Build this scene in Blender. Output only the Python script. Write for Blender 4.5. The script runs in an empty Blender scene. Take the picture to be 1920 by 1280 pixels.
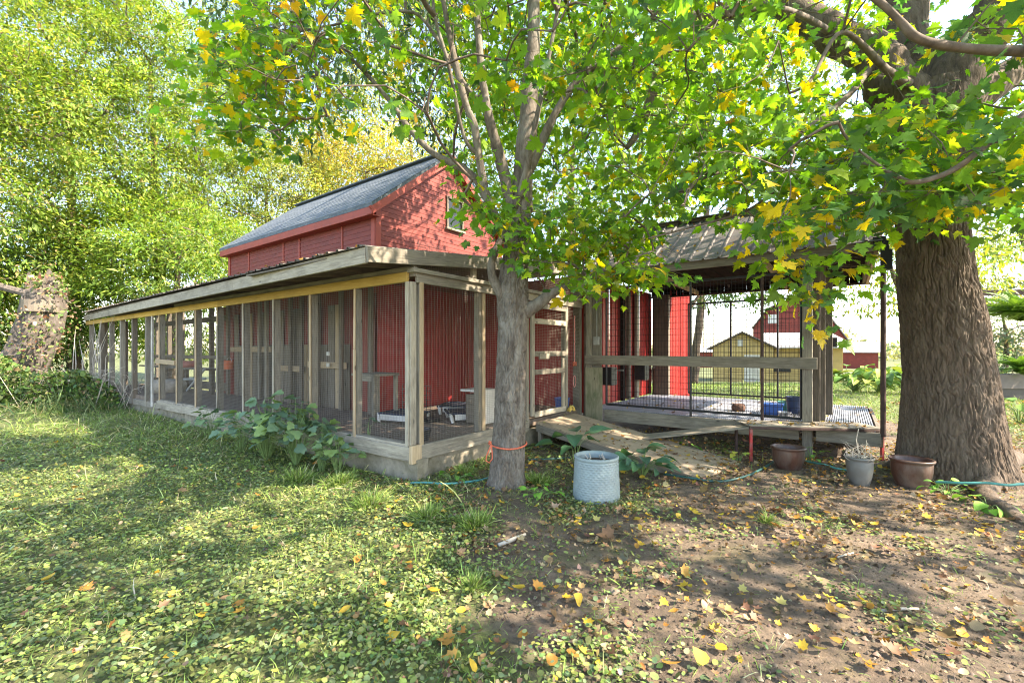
import bpy, bmesh, math, random
import numpy as np
from mathutils import Vector, Matrix, noise
random.seed(7); rng = np.random.default_rng(11)
S = bpy.context.scene
C = S.collection
rad = math.radians

# ---------------------------------------------------------------- camera, sky, sun
FPX, CU, CV, CAMZ = 853.0, 960.0, 655.0, 1.5       # focal length in photo pixels, axis, eye height
YAW = rad(36.3)
cam = bpy.data.cameras.new('camera'); cam_o = bpy.data.objects.new('camera', cam); C.objects.link(cam_o)
cam.sensor_width = 36; cam.lens = FPX/1920*36; cam.clip_end = 2000; cam.clip_start = 0.05
cam.shift_y = 15.0/1920
cam_o.location = (0, 0, CAMZ); cam_o.rotation_euler = (rad(90), 0, YAW)
S.camera = cam_o
SUN_EL, SUN_AZ = rad(42), math.atan2(0.30, 0.95)     # azimuth as an angle from +X
W = bpy.data.worlds.new('World'); S.world = W; W.use_nodes = True
nt = W.node_tree; bg = nt.nodes['Background']
sky = nt.nodes.new('ShaderNodeTexSky'); sky.sky_type = 'NISHITA'; sky.sun_disc = False
sky.sun_elevation = SUN_EL; sky.sun_rotation = math.pi/2 - SUN_AZ
sky.dust_density = .8; sky.air_density = 1.0; sky.ozone_density = 1.0
nt.links.new(sky.outputs[0], bg.inputs[0]); bg.inputs[1].default_value = 0.15
sl = bpy.data.lights.new('sun', 'SUN'); sl.energy = 3.6; sl.angle = rad(0.55); sl.color = (1, .93, .80)
so = bpy.data.objects.new('sun', sl); C.objects.link(so)
sdir = Vector((math.cos(SUN_EL)*math.cos(SUN_AZ), math.cos(SUN_EL)*math.sin(SUN_AZ), math.sin(SUN_EL)))
so.rotation_euler = (-sdir).to_track_quat('-Z', 'Y').to_euler()
vs = S.view_settings; vs.view_transform = 'Standard'; vs.look = 'None'; vs.exposure = 2.42; vs.gamma = 1; vs.use_curve_mapping = False
vs.use_white_balance = True; vs.white_balance_temperature = 7300; vs.white_balance_tint = 14
S.cycles.max_bounces = 8; S.cycles.transparent_max_bounces = 8; S.cycles.transmission_bounces = 6
S.cycles.use_denoising = True; S.cycles.filter_width = 1.1; S.cycles.sample_clamp_indirect = 4

FW = np.array([-math.sin(YAW), math.cos(YAW)]); RT = np.array([math.cos(YAW), math.sin(YAW)])
def pt(u, v, D):
    r = (u-CU)/FPX
    return Vector((D*(FW[0]+r*RT[0]), D*(FW[1]+r*RT[1]), CAMZ+D*(CV-v)/FPX))
def gp(u, v, z=0.0): return pt(u, v, FPX*(CAMZ-z)/(v-CV))
def proj(P):
    P = np.asarray(P, float); D = P[..., 0]*FW[0]+P[..., 1]*FW[1]; r = P[..., 0]*RT[0]+P[..., 1]*RT[1]
    Ds = np.where(np.abs(D) < 1e-3, 1e-3, D)
    return CU+FPX*r/Ds, CV-FPX*(P[..., 2]-CAMZ)/Ds, D
def onY(u, Y):                                    # X of column u on the plane y=Y
    r = (u-CU)/FPX; return Y*(FW[0]+r*RT[0])/(FW[1]+r*RT[1])
def onX(u, X):
    r = (u-CU)/FPX; return X*(FW[1]+r*RT[1])/(FW[0]+r*RT[0])
def DY(u, Y): r = (u-CU)/FPX; return Y/(FW[1]+r*RT[1])
def zat(v, D): return CAMZ+D*(CV-v)/FPX

def sstep(a, b, x): t = np.clip((x-a)/(b-a), 0, 1); return t*t*(3-2*t)
def hz(x, y):                                     # the ground
    x = np.asarray(x, float); y = np.asarray(y, float)
    D = x*FW[0]+y*FW[1]
    h = -1.1*sstep(13, 42, D)*sstep(9, 14, y)
    n = .010*np.sin(2.1*x+.7*y)+.008*np.sin(-1.3*x+2.9*y+1)+.006*np.sin(5.3*x+4.1*y)+.004*np.sin(11*x-7*y+2)
    h = h+n*1.2+.05*np.exp(-((x-.95)**2+(y-7.15)**2)/2.2)+.02*np.exp(-((x+3)**2+(y-4)**2)/.3)
    return h

# ---------------------------------------------------------------- object helpers
WM = {}
def link(name, me, mat=None, parent=None, M=None, kind=None, label=None):
    o = bpy.data.objects.new(name, me); C.objects.link(o)
    M = M or Matrix.Identity(4)
    if mat is not None and me is not None and len(me.materials) == 0: me.materials.append(mat)
    if parent is not None:
        o.parent = parent; o.matrix_parent_inverse = WM[parent.name].inverted()
    o.matrix_basis = M; WM[o.name] = M.copy()
    if kind: o['kind'] = kind
    if label: o['label'] = label
    return o
def thing(name, label, cat, loc=(0, 0, 0), group=None):
    o = link(name, None, M=Matrix.Translation(Vector(loc))); o['label'] = label; o['category'] = cat
    if group: o['group'] = group
    return o
def tag(o, label, cat, group=None, kind=None):
    o['label'] = label; o['category'] = cat
    if group: o['group'] = group
    if kind: o['kind'] = kind
    return o
def npmesh(name, V, F, smooth=False):
    """F: (n,k) array, all faces with k corners"""
    V = np.asarray(V, np.float32); F = np.asarray(F, np.int32)
    me = bpy.data.meshes.new(name); n, k = F.shape
    me.vertices.add(len(V)); me.vertices.foreach_set('co', V.ravel())
    me.loops.add(n*k); me.loops.foreach_set('vertex_index', F.ravel())
    me.polygons.add(n); me.polygons.foreach_set('loop_start', np.arange(n, dtype=np.int32)*k)
    if smooth: me.polygons.foreach_set('use_smooth', np.ones(n, bool))
    me.update(calc_edges=True); return me
def setcol(me, cols):
    a = me.attributes.new('col', 'FLOAT_COLOR', 'POINT')
    c = np.ones((len(cols), 4), np.float32); c[:, :3] = cols; a.data.foreach_set('color', c.ravel())

class MB:
    def __init__(s): s.V = []; s.F = []
    def add(s, V, F):
        b = len(s.V); s.V += [tuple(v) for v in V]; s.F += [tuple(b+i for i in f) for f in F]
    def box(s, c, d, M=None):
        V = [Vector((c[0]+sx*d[0]/2, c[1]+sy*d[1]/2, c[2]+sz*d[2]/2)) for sx in (-1, 1) for sy in (-1, 1) for sz in (-1, 1)]
        if M: V = [M@v for v in V]
        s.add(V, [(0, 1, 3, 2), (4, 6, 7, 5), (0, 4, 5, 1), (2, 3, 7, 6), (0, 2, 6, 4), (1, 5, 7, 3)])
    def tube(s, P, R, n=8, cap=True):
        P = [Vector(p) for p in P]
        if not hasattr(R, '__len__'): R = [R]*len(P)
        t0 = (P[1]-P[0]).normalized(); a = t0.orthogonal().normalized(); V = []
        for i, p in enumerate(P):
            t = (P[min(i+1, len(P)-1)]-P[max(i-1, 0)])
            if t.length < 1e-9: t = t0
            t = t.normalized(); a = (a-t*a.dot(t)).normalized(); b = t.cross(a)
            V += [p+(a*math.cos(2*math.pi*k/n)+b*math.sin(2*math.pi*k/n))*R[i] for k in range(n)]
        F = [(i*n+k, i*n+(k+1) % n, (i+1)*n+(k+1) % n, (i+1)*n+k) for i in range(len(P)-1) for k in range(n)]
        if cap: F += [tuple(reversed(range(n))), tuple((len(P)-1)*n+k for k in range(n))]
        s.add(V, F)
    def lathe(s, prof, n=32, c=(0, 0, 0)):
        V = [(c[0]+r*math.cos(2*math.pi*k/n), c[1]+r*math.sin(2*math.pi*k/n), c[2]+z) for r, z in prof for k in range(n)]
        F = [(i*n+k, i*n+(k+1) % n, (i+1)*n+(k+1) % n, (i+1)*n+k) for i in range(len(prof)-1) for k in range(n)]
        s.add(V, F)
    def build(s, name, mat, parent=None, M=None, smooth=False, kind=None, label=None):
        me = bpy.data.meshes.new(name); me.from_pydata([tuple(v) for v in s.V], [], s.F)
        if smooth: me.polygons.foreach_set('use_smooth', np.ones(len(me.polygons), bool))
        me.update(); return link(name, me, mat, parent, M, kind, label)

def chambox(L, w, t, c=.004):
    bm = bmesh.new(); bmesh.ops.create_cube(bm, size=1)
    bmesh.ops.scale(bm, vec=(L, t, w), verts=bm.verts)
    bmesh.ops.bevel(bm, geom=bm.edges[:], offset=min(c, t*.3, w*.3), segments=1, affect='EDGES')
    me = bpy.data.meshes.new('board'); bm.to_mesh(me); bm.free(); return me
def board(name, p0, p1, w, t, mat, parent=None, up=(0, 0, 1), c=.004, label=None):
    """box from p0 to p1 along its axis; w = size along up, t = the other size"""
    p0 = Vector(p0); p1 = Vector(p1); x = (p1-p0); L = x.length; x.normalize()
    z = Vector(up); z = (z-x*z.dot(x)).normalized(); y = z.cross(x)
    M = Matrix((x, y, z)).transposed().to_4x4(); M.translation = (p0+p1)/2
    return link(name, chambox(L, w, t, c), mat, parent, M, label=label)

# ---------------------------------------------------------------- materials
def newmat(name):
    m = bpy.data.materials.new(name); m.use_nodes = True; n = m.node_tree.nodes; l = m.node_tree.links
    return m, n, l, n['Principled BSDF']
def ramp(n, stops):
    r = n.new('ShaderNodeValToRGB'); e = r.color_ramp.elements
    while len(e) < len(stops): e.new(.5)
    for k, (p, c) in enumerate(stops): e[k].position = p; e[k].color = (*c, 1)
    return r
def objcoord(n, l, scale=(1, 1, 1), rnd=True):
    tc = n.new('ShaderNodeTexCoord'); mp = n.new('ShaderNodeMapping'); mp.inputs['Scale'].default_value = scale
    if rnd:
        oi = n.new('ShaderNodeObjectInfo'); ml = n.new('ShaderNodeMath'); ml.operation = 'MULTIPLY'; ml.inputs[1].default_value = 37.0
        ad = n.new('ShaderNodeVectorMath'); ad.operation = 'ADD'
        l.new(oi.outputs['Random'], ml.inputs[0]); l.new(tc.outputs['Object'], ad.inputs[0]); l.new(ml.outputs[0], ad.inputs[1]); l.new(ad.outputs[0], mp.inputs[0])
    else: l.new(tc.outputs['Object'], mp.inputs[0])
    return mp
def tex(n, l, src, scale, detail=5, rough=.6, dist=0):
    t = n.new('ShaderNodeTexNoise'); t.inputs['Scale'].default_value = scale; t.inputs['Detail'].default_value = detail
    t.inputs['Roughness'].default_value = rough; t.inputs['Distortion'].default_value = dist; l.new(src, t.inputs['Vector']); return t
def mix(n, l, fac, a, b, mode='MIX'):
    m = n.new('ShaderNodeMix'); m.data_type = 'RGBA'; m.blend_type = mode
    for s, v in ((0, fac), (6, a), (7, b)):
        if hasattr(v, 'links') or hasattr(v, 'is_linked'): l.new(v, m.inputs[s])
        else: m.inputs[s].default_value = v if s == 0 else (*v, 1)
    return m.outputs[2]
def bump(n, l, h, bs, strength=.5, dist=.01):
    b = n.new('ShaderNodeBump'); b.inputs['Strength'].default_value = strength; b.inputs['Distance'].default_value = dist
    l.new(h, b.inputs['Height']); l.new(b.outputs[0], bs.inputs['Normal'])
def m_wood(name, dark, light, stain=(.08, .07, .05), stain_amt=.5, rough=.85):
    m, n, l, bs = newmat(name)
    g = tex(n, l, objcoord(n, l, (1.2, 22, 22)).outputs[0], 3, 6, .65, .6)
    r = ramp(n, [(.3, dark), (.5, tuple((a+b)/2 for a, b in zip(dark, light))), (.72, light)]); l.new(g.outputs[0], r.inputs[0])
    s = tex(n, l, objcoord(n, l, (1.0, 2.5, 2.5)).outputs[0], 1.7, 5, .7)
    sr = ramp(n, [(.48, (0, 0, 0)), (.75, (stain_amt,)*3)]); l.new(s.outputs[0], sr.inputs[0])
    kn = n.new('ShaderNodeTexVoronoi'); kn.inputs['Scale'].default_value = 2.3
    l.new(objcoord(n, l, (1, 3, 3)).outputs[0], kn.inputs['Vector'])
    kr = ramp(n, [(.05, (1, 1, 1)), (.10, (0, 0, 0))]); l.new(kn.outputs['Distance'], kr.inputs[0])
    c1 = mix(n, l, sr.outputs[0], r.outputs[0], stain)
    c2 = mix(n, l, kr.outputs[0], c1, tuple(x*.45 for x in dark))
    oi = n.new('ShaderNodeObjectInfo'); hv = n.new('ShaderNodeHueSaturation')
    mr = n.new('ShaderNodeMapRange'); mr.inputs['To Min'].default_value = .78; mr.inputs['To Max'].default_value = 1.15
    l.new(oi.outputs['Random'], mr.inputs[0]); l.new(mr.outputs[0], hv.inputs['Value']); l.new(c2, hv.inputs['Color'])
    l.new(hv.outputs[0], bs.inputs['Base Color']); bs.inputs['Roughness'].default_value = rough
    bump(n, l, g.outputs[0], bs, .7, .004); return m
def m_plain(name, col, rough=.6, var=.25, scale=6, metal=0, b=.2, dirt=None, dirt_amt=.5, bd=.004, stretch=(1, 1, 1)):
    m, n, l, bs = newmat(name); co = objcoord(n, l, stretch)
    t = tex(n, l, co.outputs[0], scale, 6, .65)
    r = ramp(n, [(.3, tuple(max(0, c*(1-var)) for c in col)), (.7, tuple(min(1, c*(1+var)) for c in col))]); l.new(t.outputs[0], r.inputs[0])
    out = r.outputs[0]
    if dirt:
        t2 = tex(n, l, co.outputs[0], scale*.35, 7, .7, .3); r2 = ramp(n, [(.45, (0, 0, 0)), (.68, (dirt_amt,)*3)]); l.new(t2.outputs[0], r2.inputs[0])
        out = mix(n, l, r2.outputs[0], out, dirt)
    l.new(out, bs.inputs['Base Color']); bs.inputs['Roughness'].default_value = rough; bs.inputs['Metallic'].default_value = metal
    if b: bump(n, l, t.outputs[0], bs, b, bd)
    return m
def m_leaf(name, trans=.45, rough=.45, yel=(1.25, 1.2, .45)):
    m, n, l, bs = newmat(name)
    a = n.new('ShaderNodeAttribute'); a.attribute_name = 'col'
    nz = tex(n, l, objcoord(n, l, (1, 1, 1), False).outputs[0], 25, 3)
    r = ramp(n, [(.3, (.8, .8, .8)), (.7, (1.15, 1.15, 1.15))]); l.new(nz.outputs[0], r.inputs[0])
    c = mix(n, l, 1.0, a.outputs['Color'], r.outputs[0], 'MULTIPLY')
    l.new(c, bs.inputs['Base Color']); bs.inputs['Roughness'].default_value = rough; bs.inputs['Specular IOR Level'].default_value = .35
    tr = n.new('ShaderNodeBsdfTranslucent'); tc = mix(n, l, 1.0, c, yel, 'MULTIPLY'); l.new(tc, tr.inputs[0])
    ms = n.new('ShaderNodeMixShader'); ms.inputs[0].default_value = trans
    l.new(bs.outputs[0], ms.inputs[1]); l.new(tr.outputs[0], ms.inputs[2]); l.new(ms.outputs[0], n['Material Output'].inputs[0]); return m

WOODW = m_wood('weathered_white_wood', (.23, .20, .155), (.46, .41, .32), (.09, .075, .055), .7)
WOODG = m_wood('weathered_grey_wood', (.15, .13, .10), (.33, .295, .235), (.065, .055, .04), .65)
WOODN = m_wood('fresh_lumber', (.30, .21, .12), (.52, .40, .26), (.20, .14, .08), .4)
WOODD = m_wood('dark_old_wood', (.09, .075, .055), (.22, .18, .14), (.05, .04, .03), .5)
WOODY = m_wood('yellow_beam_wood', (.42, .25, .055), (.62, .42, .12), (.20, .13, .05), .5)
WOODR = m_wood('ramp_plywood', (.25, .19, .13), (.46, .36, .255), (.09, .07, .052), .65)
WOODM = m_wood('mossy_plywood', (.25, .22, .14), (.42, .38, .26), (.09, .13, .05), .95)
RED = m_plain('barn_red_paint', (.20, .026, .015), .65, .25, 3, dirt=(.14, .025, .02), dirt_amt=.5, stretch=(1, 1, 1))
REDRIB = m_plain('red_ribbed_steel', (.33, .022, .020), .5, .15, 2, b=.05, dirt=(.22, .04, .02), dirt_amt=.45, stretch=(4, 4, .5))
REDTRIM = m_plain('red_trim_paint', (.32, .045, .024), .6, .15, 4)
SHING = m_plain('asphalt_shingle', (.10, .125, .15), .95, .35, 60, b=.5, dirt=(.26, .28, .29), dirt_amt=.5, stretch=(.25, 1, 1))
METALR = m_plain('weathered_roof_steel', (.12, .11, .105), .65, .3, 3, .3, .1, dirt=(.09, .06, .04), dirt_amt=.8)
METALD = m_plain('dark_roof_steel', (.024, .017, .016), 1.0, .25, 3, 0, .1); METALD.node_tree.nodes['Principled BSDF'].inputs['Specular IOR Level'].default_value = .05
WIRE = m_plain('galvanised_wire', (.24, .215, .18), .5, .25, 30, .2, 0)
WIREB = m_plain('black_wire', (.014, .014, .016), .5, .2, 30, 0, 0)
BLK = m_plain('black_steel', (.03, .03, .033), .45, .3, 10, .2, .1)
RUST = m_plain('rusty_pole', (.075, .045, .038), .7, .4, 18, .2, .3)
REDST = m_plain('red_painted_steel', (.42, .03, .03), .5, .3, 10, dirt=(.25, .20, .18), dirt_amt=.8)
CONC = m_plain('old_concrete', (.25, .22, .165), .9, .3, 9, b=.5, dirt=(.11, .10, .055), dirt_amt=.8)
FLOOR = m_plain('dusty_floor', (.19, .145, .11), .9, .3, 8, b=.4, dirt=(.10, .075, .055), dirt_amt=.7)
GRATE = m_plain('grey_plastic_grating', (.27, .29, .34), .5, .15, 8, b=.1, dirt=(.2, .17, .13), dirt_amt=.5)
GLASS = m_plain('dark_glass', (.008, .010, .012), .35, .1, 3, b=0)
BARK = m_plain('big_maple_bark', (.095, .068, .048), .97, .55, 26, b=1, dirt=(.17, .135, .105), dirt_amt=.75, bd=.03, stretch=(1, 1, .22))
BARKG = m_plain('grey_maple_bark', (.12, .098, .078), .95, .50, 26, b=1, dirt=(.25, .23, .195), dirt_amt=.9, bd=.015, stretch=(1, 1, .35))
TWIG = m_plain('twig_bark', (.14, .105, .085), .9, .35, 15, b=.4)
STUMPW = m_plain('dead_stump_wood', (.135, .115, .098), .95, .4, 12, b=1, dirt=(.06, .045, .035), dirt_amt=.8, bd=.02, stretch=(1, 1, .2))
LEAF = m_leaf('maple_leaf', .55, yel=(1.5, 1.45, .5)); LEAFB = m_leaf('small_leaf', .5, yel=(1.5, 1.4, .6)); LEAFG = m_leaf('ground_leaf', .22, .6, (1.1, 1.1, .6)); LEAFH = m_leaf('hosta_leaf', .2, .35)
NAVY = m_plain('navy_canvas', (.02, .025, .05), .8, .3, 6)
WHT = m_plain('white_plastic', (.62, .60, .56), .5, .12, 6, dirt=(.35, .3, .24), dirt_amt=.5)
BLUEP = m_plain('blue_plastic', (.015, .10, .42), .4, .15, 6)
NAVP = m_plain('dark_blue_plastic', (.03, .05, .11), .45, .2, 6)
TEAL = m_plain('teal_hose', (.06, .26, .24), .5, .25, 10)
TEALD = m_plain('dark_green_hose', (.02, .09, .08), .5, .25, 10)
YROPE = m_plain('yellow_rope', (.60, .42, .10), .8, .2, 30)
RROPE = m_plain('red_orange_rope', (.58, .13, .07), .8, .3, 40)
PROPE = m_plain('pink_rope', (.55, .22, .20), .8, .5, 60)
STEEL = m_plain('steel_bowl', (.45, .45, .45), .3, .15, 6, .8)
BRSOIL = m_plain('potting_soil', (.06, .04, .03), .95, .5, 30, b=1, bd=.02)
TERRA = m_plain('orange_plastic', (.55, .13, .05), .6, .2, 6)
CONDUIT = m_plain('grey_conduit', (.30, .31, .30), .5, .2, 8)
SADDLE = m_plain('khaki_cloth', (.45, .40, .33), .9, .25, 8)

# ---------------------------------------------------------------- ground and far setting
def ground():
    def axis(lo, hi, n, c):
        t = np.linspace(-1, 1, n); k = np.sign(t)*np.abs(t)**3.2
        return np.where(k < 0, c+k*(c-lo), c+k*(hi-c))
    xs = axis(-420, 420, 300, -1.2); ys = axis(-120, 700, 300, 3.2)
    X, Y = np.meshgrid(xs, ys); Z = hz(X, Y)
    mic = np.array([noise.fractal(Vector((x*3.5, y*3.5, 0)), .9, 2.2, 5) if abs(x+1) < 9 and -2 < y < 12 else 0 for x, y in zip(X.ravel(), Y.ravel())]).reshape(X.shape)
    Z = Z+.010*mic-.006
    n = len(xs); idx = np.arange(n*n).reshape(n, n)
    F = np.stack([idx[:-1, :-1], idx[:-1, 1:], idx[1:, 1:], idx[1:, :-1]], -1).reshape(-1, 4)
    me = npmesh('ground', np.stack([X, Y, Z], -1).reshape(-1, 3), F, True)
    g = cover(X.ravel(), Y.ravel()); a = me.attributes.new('green', 'FLOAT', 'POINT'); a.data.foreach_set('value', g.astype(np.float32))
    m, nn, l, bs = newmat('soil_and_turf'); at = nn.new('ShaderNodeAttribute'); at.attribute_name = 'green'
    co = objcoord(nn, l, rnd=False).outputs[0]
    t1 = tex(nn, l, co, 3.5, 9, .72, .3); t2 = tex(nn, l, co, 26, 8, .75); t3 = tex(nn, l, co, 1.1, 5, .6, .4); t4 = tex(nn, l, co, 140, 4, .7)
    soil = ramp(nn, [(.28, (.072, .054, .039)), (.5, (.15, .112, .080)), (.70, (.26, .195, .14))]); l.new(t1.outputs[0], soil.inputs[0])
    fine = ramp(nn, [(.35, (.55, .55, .55)), (.65, (1.3, 1.25, 1.2))]); l.new(t2.outputs[0], fine.inputs[0])
    sc = mix(nn, l, .8, soil.outputs[0], fine.outputs[0], 'MULTIPLY')
    mo = ramp(nn, [(.56, (0, 0, 0)), (.68, (.55, .55, .55))]); l.new(t3.outputs[0], mo.inputs[0])
    sc = mix(nn, l, mo.outputs[0], sc, (.12, .125, .035))
    gr = ramp(nn, [(.3, (.045, .06, .018)), (.5, (.105, .125, .038)), (.72, (.22, .22, .085))]); l.new(t2.outputs[0], gr.inputs[0])
    ad = nn.new('ShaderNodeMath'); ad.operation = 'ADD'; l.new(at.outputs['Fac'], ad.inputs[0])
    sb = nn.new('ShaderNodeMath'); sb.operation = 'MULTIPLY_ADD'; sb.inputs[1].default_value = .9; sb.inputs[2].default_value = -.45; l.new(t1.outputs[0], sb.inputs[0]); l.new(sb.outputs[0], ad.inputs[1])
    gm = ramp(nn, [(.38, (0, 0, 0)), (.62, (1, 1, 1))]); l.new(ad.outputs[0], gm.inputs[0])
    l.new(mix(nn, l, gm.outputs[0], sc, gr.outputs[0]), bs.inputs['Base Color']); bs.inputs['Roughness'].default_value = .95
    hsum = nn.new('ShaderNodeMath'); hsum.operation = 'MULTIPLY_ADD'; hsum.inputs[1].default_value = .35; l.new(t4.outputs[0], hsum.inputs[0]); l.new(t2.outputs[0], hsum.inputs[2])
    bump(nn, l, hsum.outputs[0], bs, 1, .02)
    return link('ground', me, m, kind='structure')
def cover(x, y):
    """how green the ground is: clover lawn on the left, bare soil on the right, lawn again beyond the pen"""
    x = np.asarray(x, float); y = np.asarray(y, float)
    P = np.stack([x, y, np.zeros_like(x)], -1); u, v, D = proj(P)
    ub = np.where(D > .5, u, -500)
    lim = 720+(np.clip(v, 880, 1280)-880)*.55          # boundary
    g = 1-sstep(-260, 430, ub-lim)
    g = np.where(v < 880, 1-sstep(0, 300, ub-850), g)
    g = np.maximum(g, .52*(1-sstep(60, 330, np.hypot(ub-1030, (v-930)*2.2)))*(v > 850)*(D > .5))
    g = np.where((D <= .5), np.where(x < -1, 1, .2), g)
    far = sstep(11.3, 13.5, y)
    g = np.maximum(g, far*.95)
    right = sstep(1.6, 3.0, x)*sstep(8.5, 12, y); g = np.maximum(g, right*.9)
    nn_ = .10*np.sin(3.1*x+1.7*y)+.08*np.sin(-4.7*x+3.9*y+2)+.07*np.sin(9*x+2*y)
    return np.clip(g+nn_*(g < .97), 0, 1)
ground()

# ---------------------------------------------------------------- ribbed sheets, wire, siding
def ribbed(name, p0, du, dv, w, h, nrm, mat, parent, pitch=.15, depth=.018, top=None, label=None, rib=.035):
    """sheet metal with trapezoid ribs running along dv"""
    p0, du, dv, nrm = map(Vector, (p0, du, dv, nrm)); us = [0.0]; ds = [0]
    k = 0; x = pitch/2
    while x+rib < w:
        us += [x-rib/2-.008, x-rib/2+.004, x+rib/2-.004, x+rib/2+.008]; ds += [0, depth, depth, 0]; x += pitch
    us.append(w); ds.append(0); V = []; F = []
    for layer in (0, -.003):
        for u_, d in zip(us, ds):
            for v_ in (0, h if top is None else top(u_)): V.append(p0+du*u_+dv*v_+nrm*(d+layer))
    n = len(us)
    for i in range(n-1):
        F.append((2*i, 2*i+2, 2*i+3, 2*i+1)); b = 2*n; F.append((b+2*i, b+2*i+1, b+2*i+3, b+2*i+2))
        F.append((2*i, b+2*i, b+2*i+2, 2*i+2)); F.append((2*i+1, 2*i+3, b+2*i+3, b+2*i+1))
    m = MB(); m.add(V, F); return m.build(name, mat, parent, label=label)
def wires(name, p0, du, dv, w, h, cu, cv, r, mat, parent, wob=.003, bow=0):
    """welded wire cloth, every wire a thin prism"""
    p0, du, dv = map(lambda q: np.array(q, float), (p0, du, dv)); nr = np.cross(du, dv)
    V = []; F = []; base = 0
    tri = [(math.cos(a), math.sin(a)) for a in (0.5, 2.6, 4.7)]
    ph = rng.uniform(0, 6, 4)
    def wob_(a, b): return wob*(math.sin(a*9+ph[0])+math.sin(b*7+ph[1])), bow*math.sin(math.pi*a/w)*math.sin(math.pi*b/h)+wob*1.3*math.sin(a*5+b*4+ph[2])
    for ax, L, M_, c in ((0, h, w, cu), (1, w, h, cv)):
        k = c/2
        while k < M_:
            seg = max(2, int(L/.35)); js = np.linspace(0, L, seg+1)
            for j in js:
                a, b = (k, j) if ax == 0 else (j, k)
                s, t = wob_(a, b); edge = min(1, min(j, L-j)/.1)
                if ax == 0: q = p0+du*(a+s*edge)+dv*b; s1, s2 = du, nr
                else: q = p0+du*a+dv*(b+s*edge); s1, s2 = dv, nr
                q = q+nr*(t*edge)+(nr*.0015 if ax else 0)
                for ca, sa in tri: V.append(q+s1*ca*r+s2*sa*r)
            for i in range(seg):
                for e in range(3): F.append((base+i*3+e, base+i*3+(e+1) % 3, base+i*3+3+(e+1) % 3, base+i*3+3+e))
            base += 3*(seg+1); k += c
    me = npmesh(name, V, F); return link(name, me, mat, parent, kind='stuff')

# ---------------------------------------------------------------- red barn
BX0, BX1, BY0, BY1 = -12.55, -6.70, 5.06, 8.70
EZ, PZ, PY = 4.08, 5.50, 6.88
barn = thing('red_barn', 'red clapboard barn with dark shingle gable roof rising behind the wire kennel', 'barn', (-9.6, 6.9, 0))
gw = MB(); gw.box((BX1-.10, (BY0+BY1)/2, 2.0), (.12, BY1-BY0-.05, 4.0)); gw.box(((BX0+BX1)/2, BY1-.06, 1.9), (BX1-BX0-.3, .1, 3.8)); gw.box((BX0+.1, (BY0+BY1)/2, 1.9), (.12, BY1-BY0-.05, 3.8)); gw.box(((BX0+BX1)/2, BY0+.1, 1.9), (BX1-BX0-.3, .1, 3.8))
gw.add([(BX1-.16, BY0+.03, 3.9), (BX1-.16, BY1-.03, 3.9), (BX1-.16, PY, PZ-.08), (BX1-.04, BY0+.03, 3.9), (BX1-.04, BY1-.03, 3.9), (BX1-.04, PY, PZ-.08)], [(0, 2, 1), (3, 4, 5), (0, 3, 5, 2), (1, 2, 5, 4)])
gw.add([(BX0+.16, BY0+.03, 3.7), (BX0+.16, BY1-.03, 3.7), (BX0+.16, PY, PZ-.08), (BX0+.04, BY0+.03, 3.7), (BX0+.04, BY1-.03, 3.7), (BX0+.04, PY, PZ-.08)], [(0, 1, 2), (3, 5, 4), (0, 2, 5, 3), (1, 4, 5, 2)])
wall = gw.build('wall', RED, barn)
sl_l = (PZ-EZ)/(PY-BY0); sl_r = (PZ-EZ)/(BY1-PY)
WY0, WY1, WZ0, WZ1 = 6.83, 7.25, 4.05, 4.62
z = 2.62
while z < PZ-.1:                                   # clapboards of the gable
    y0 = BY0 if z < EZ else BY0+(z-EZ)/sl_l; y1 = BY1 if z < EZ else BY1-(z-EZ)/sl_r
    spans = [(y0, y1)] if not (WZ0-.06 < z < WZ1+.06) else [(y0, WY0-.05), (WY1+.05, y1)]
    for a, b in spans:
        if b-a > .1: board('siding_board', (BX1+.003+random.uniform(-.002, .002), a, z), (BX1+.003+random.uniform(-.002, .002), b, z), .098, .022, RED, wall, up=(.075, 0, -1), c=.002)
    z += .088
z = 2.62
xs_div = [BX0, onY(468, BY0), onY(533, BY0), onY(563, BY0), onY(643, BY0), BX1]
while z < EZ+.0:
    for a, b in zip(xs_div[:-1], xs_div[1:]):
        board('siding_board', (a+.03, BY0-.003, z), (b-.03, BY0-.003, z), .098, .022, RED, wall, up=(0, -.075, -1), c=.002)
    z += .088
for x in xs_div[1:-1]: board('batten', (x, BY0-.018, 2.55), (x, BY0-.018, EZ-.02), .05, .022, REDTRIM, barn, up=(1, 0, 0))
board('corner_board', (BX1-.05, BY0-.022, 2.5), (BX1-.05, BY0-.022, EZ+.02), .11, .022, REDTRIM, barn, up=(1, 0, 0))
board('corner_board', (BX1+.024, BY0+.03, 2.5), (BX1+.024, BY0+.03, EZ+.02), .11, .022, REDTRIM, barn, up=(0, 1, 0))
board('corner_board', (BX0-.01, BY0-.022, 2.5), (BX0-.01, BY0-.022, EZ+.02), .11, .022, REDTRIM, barn, up=(1, 0, 0))
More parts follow.
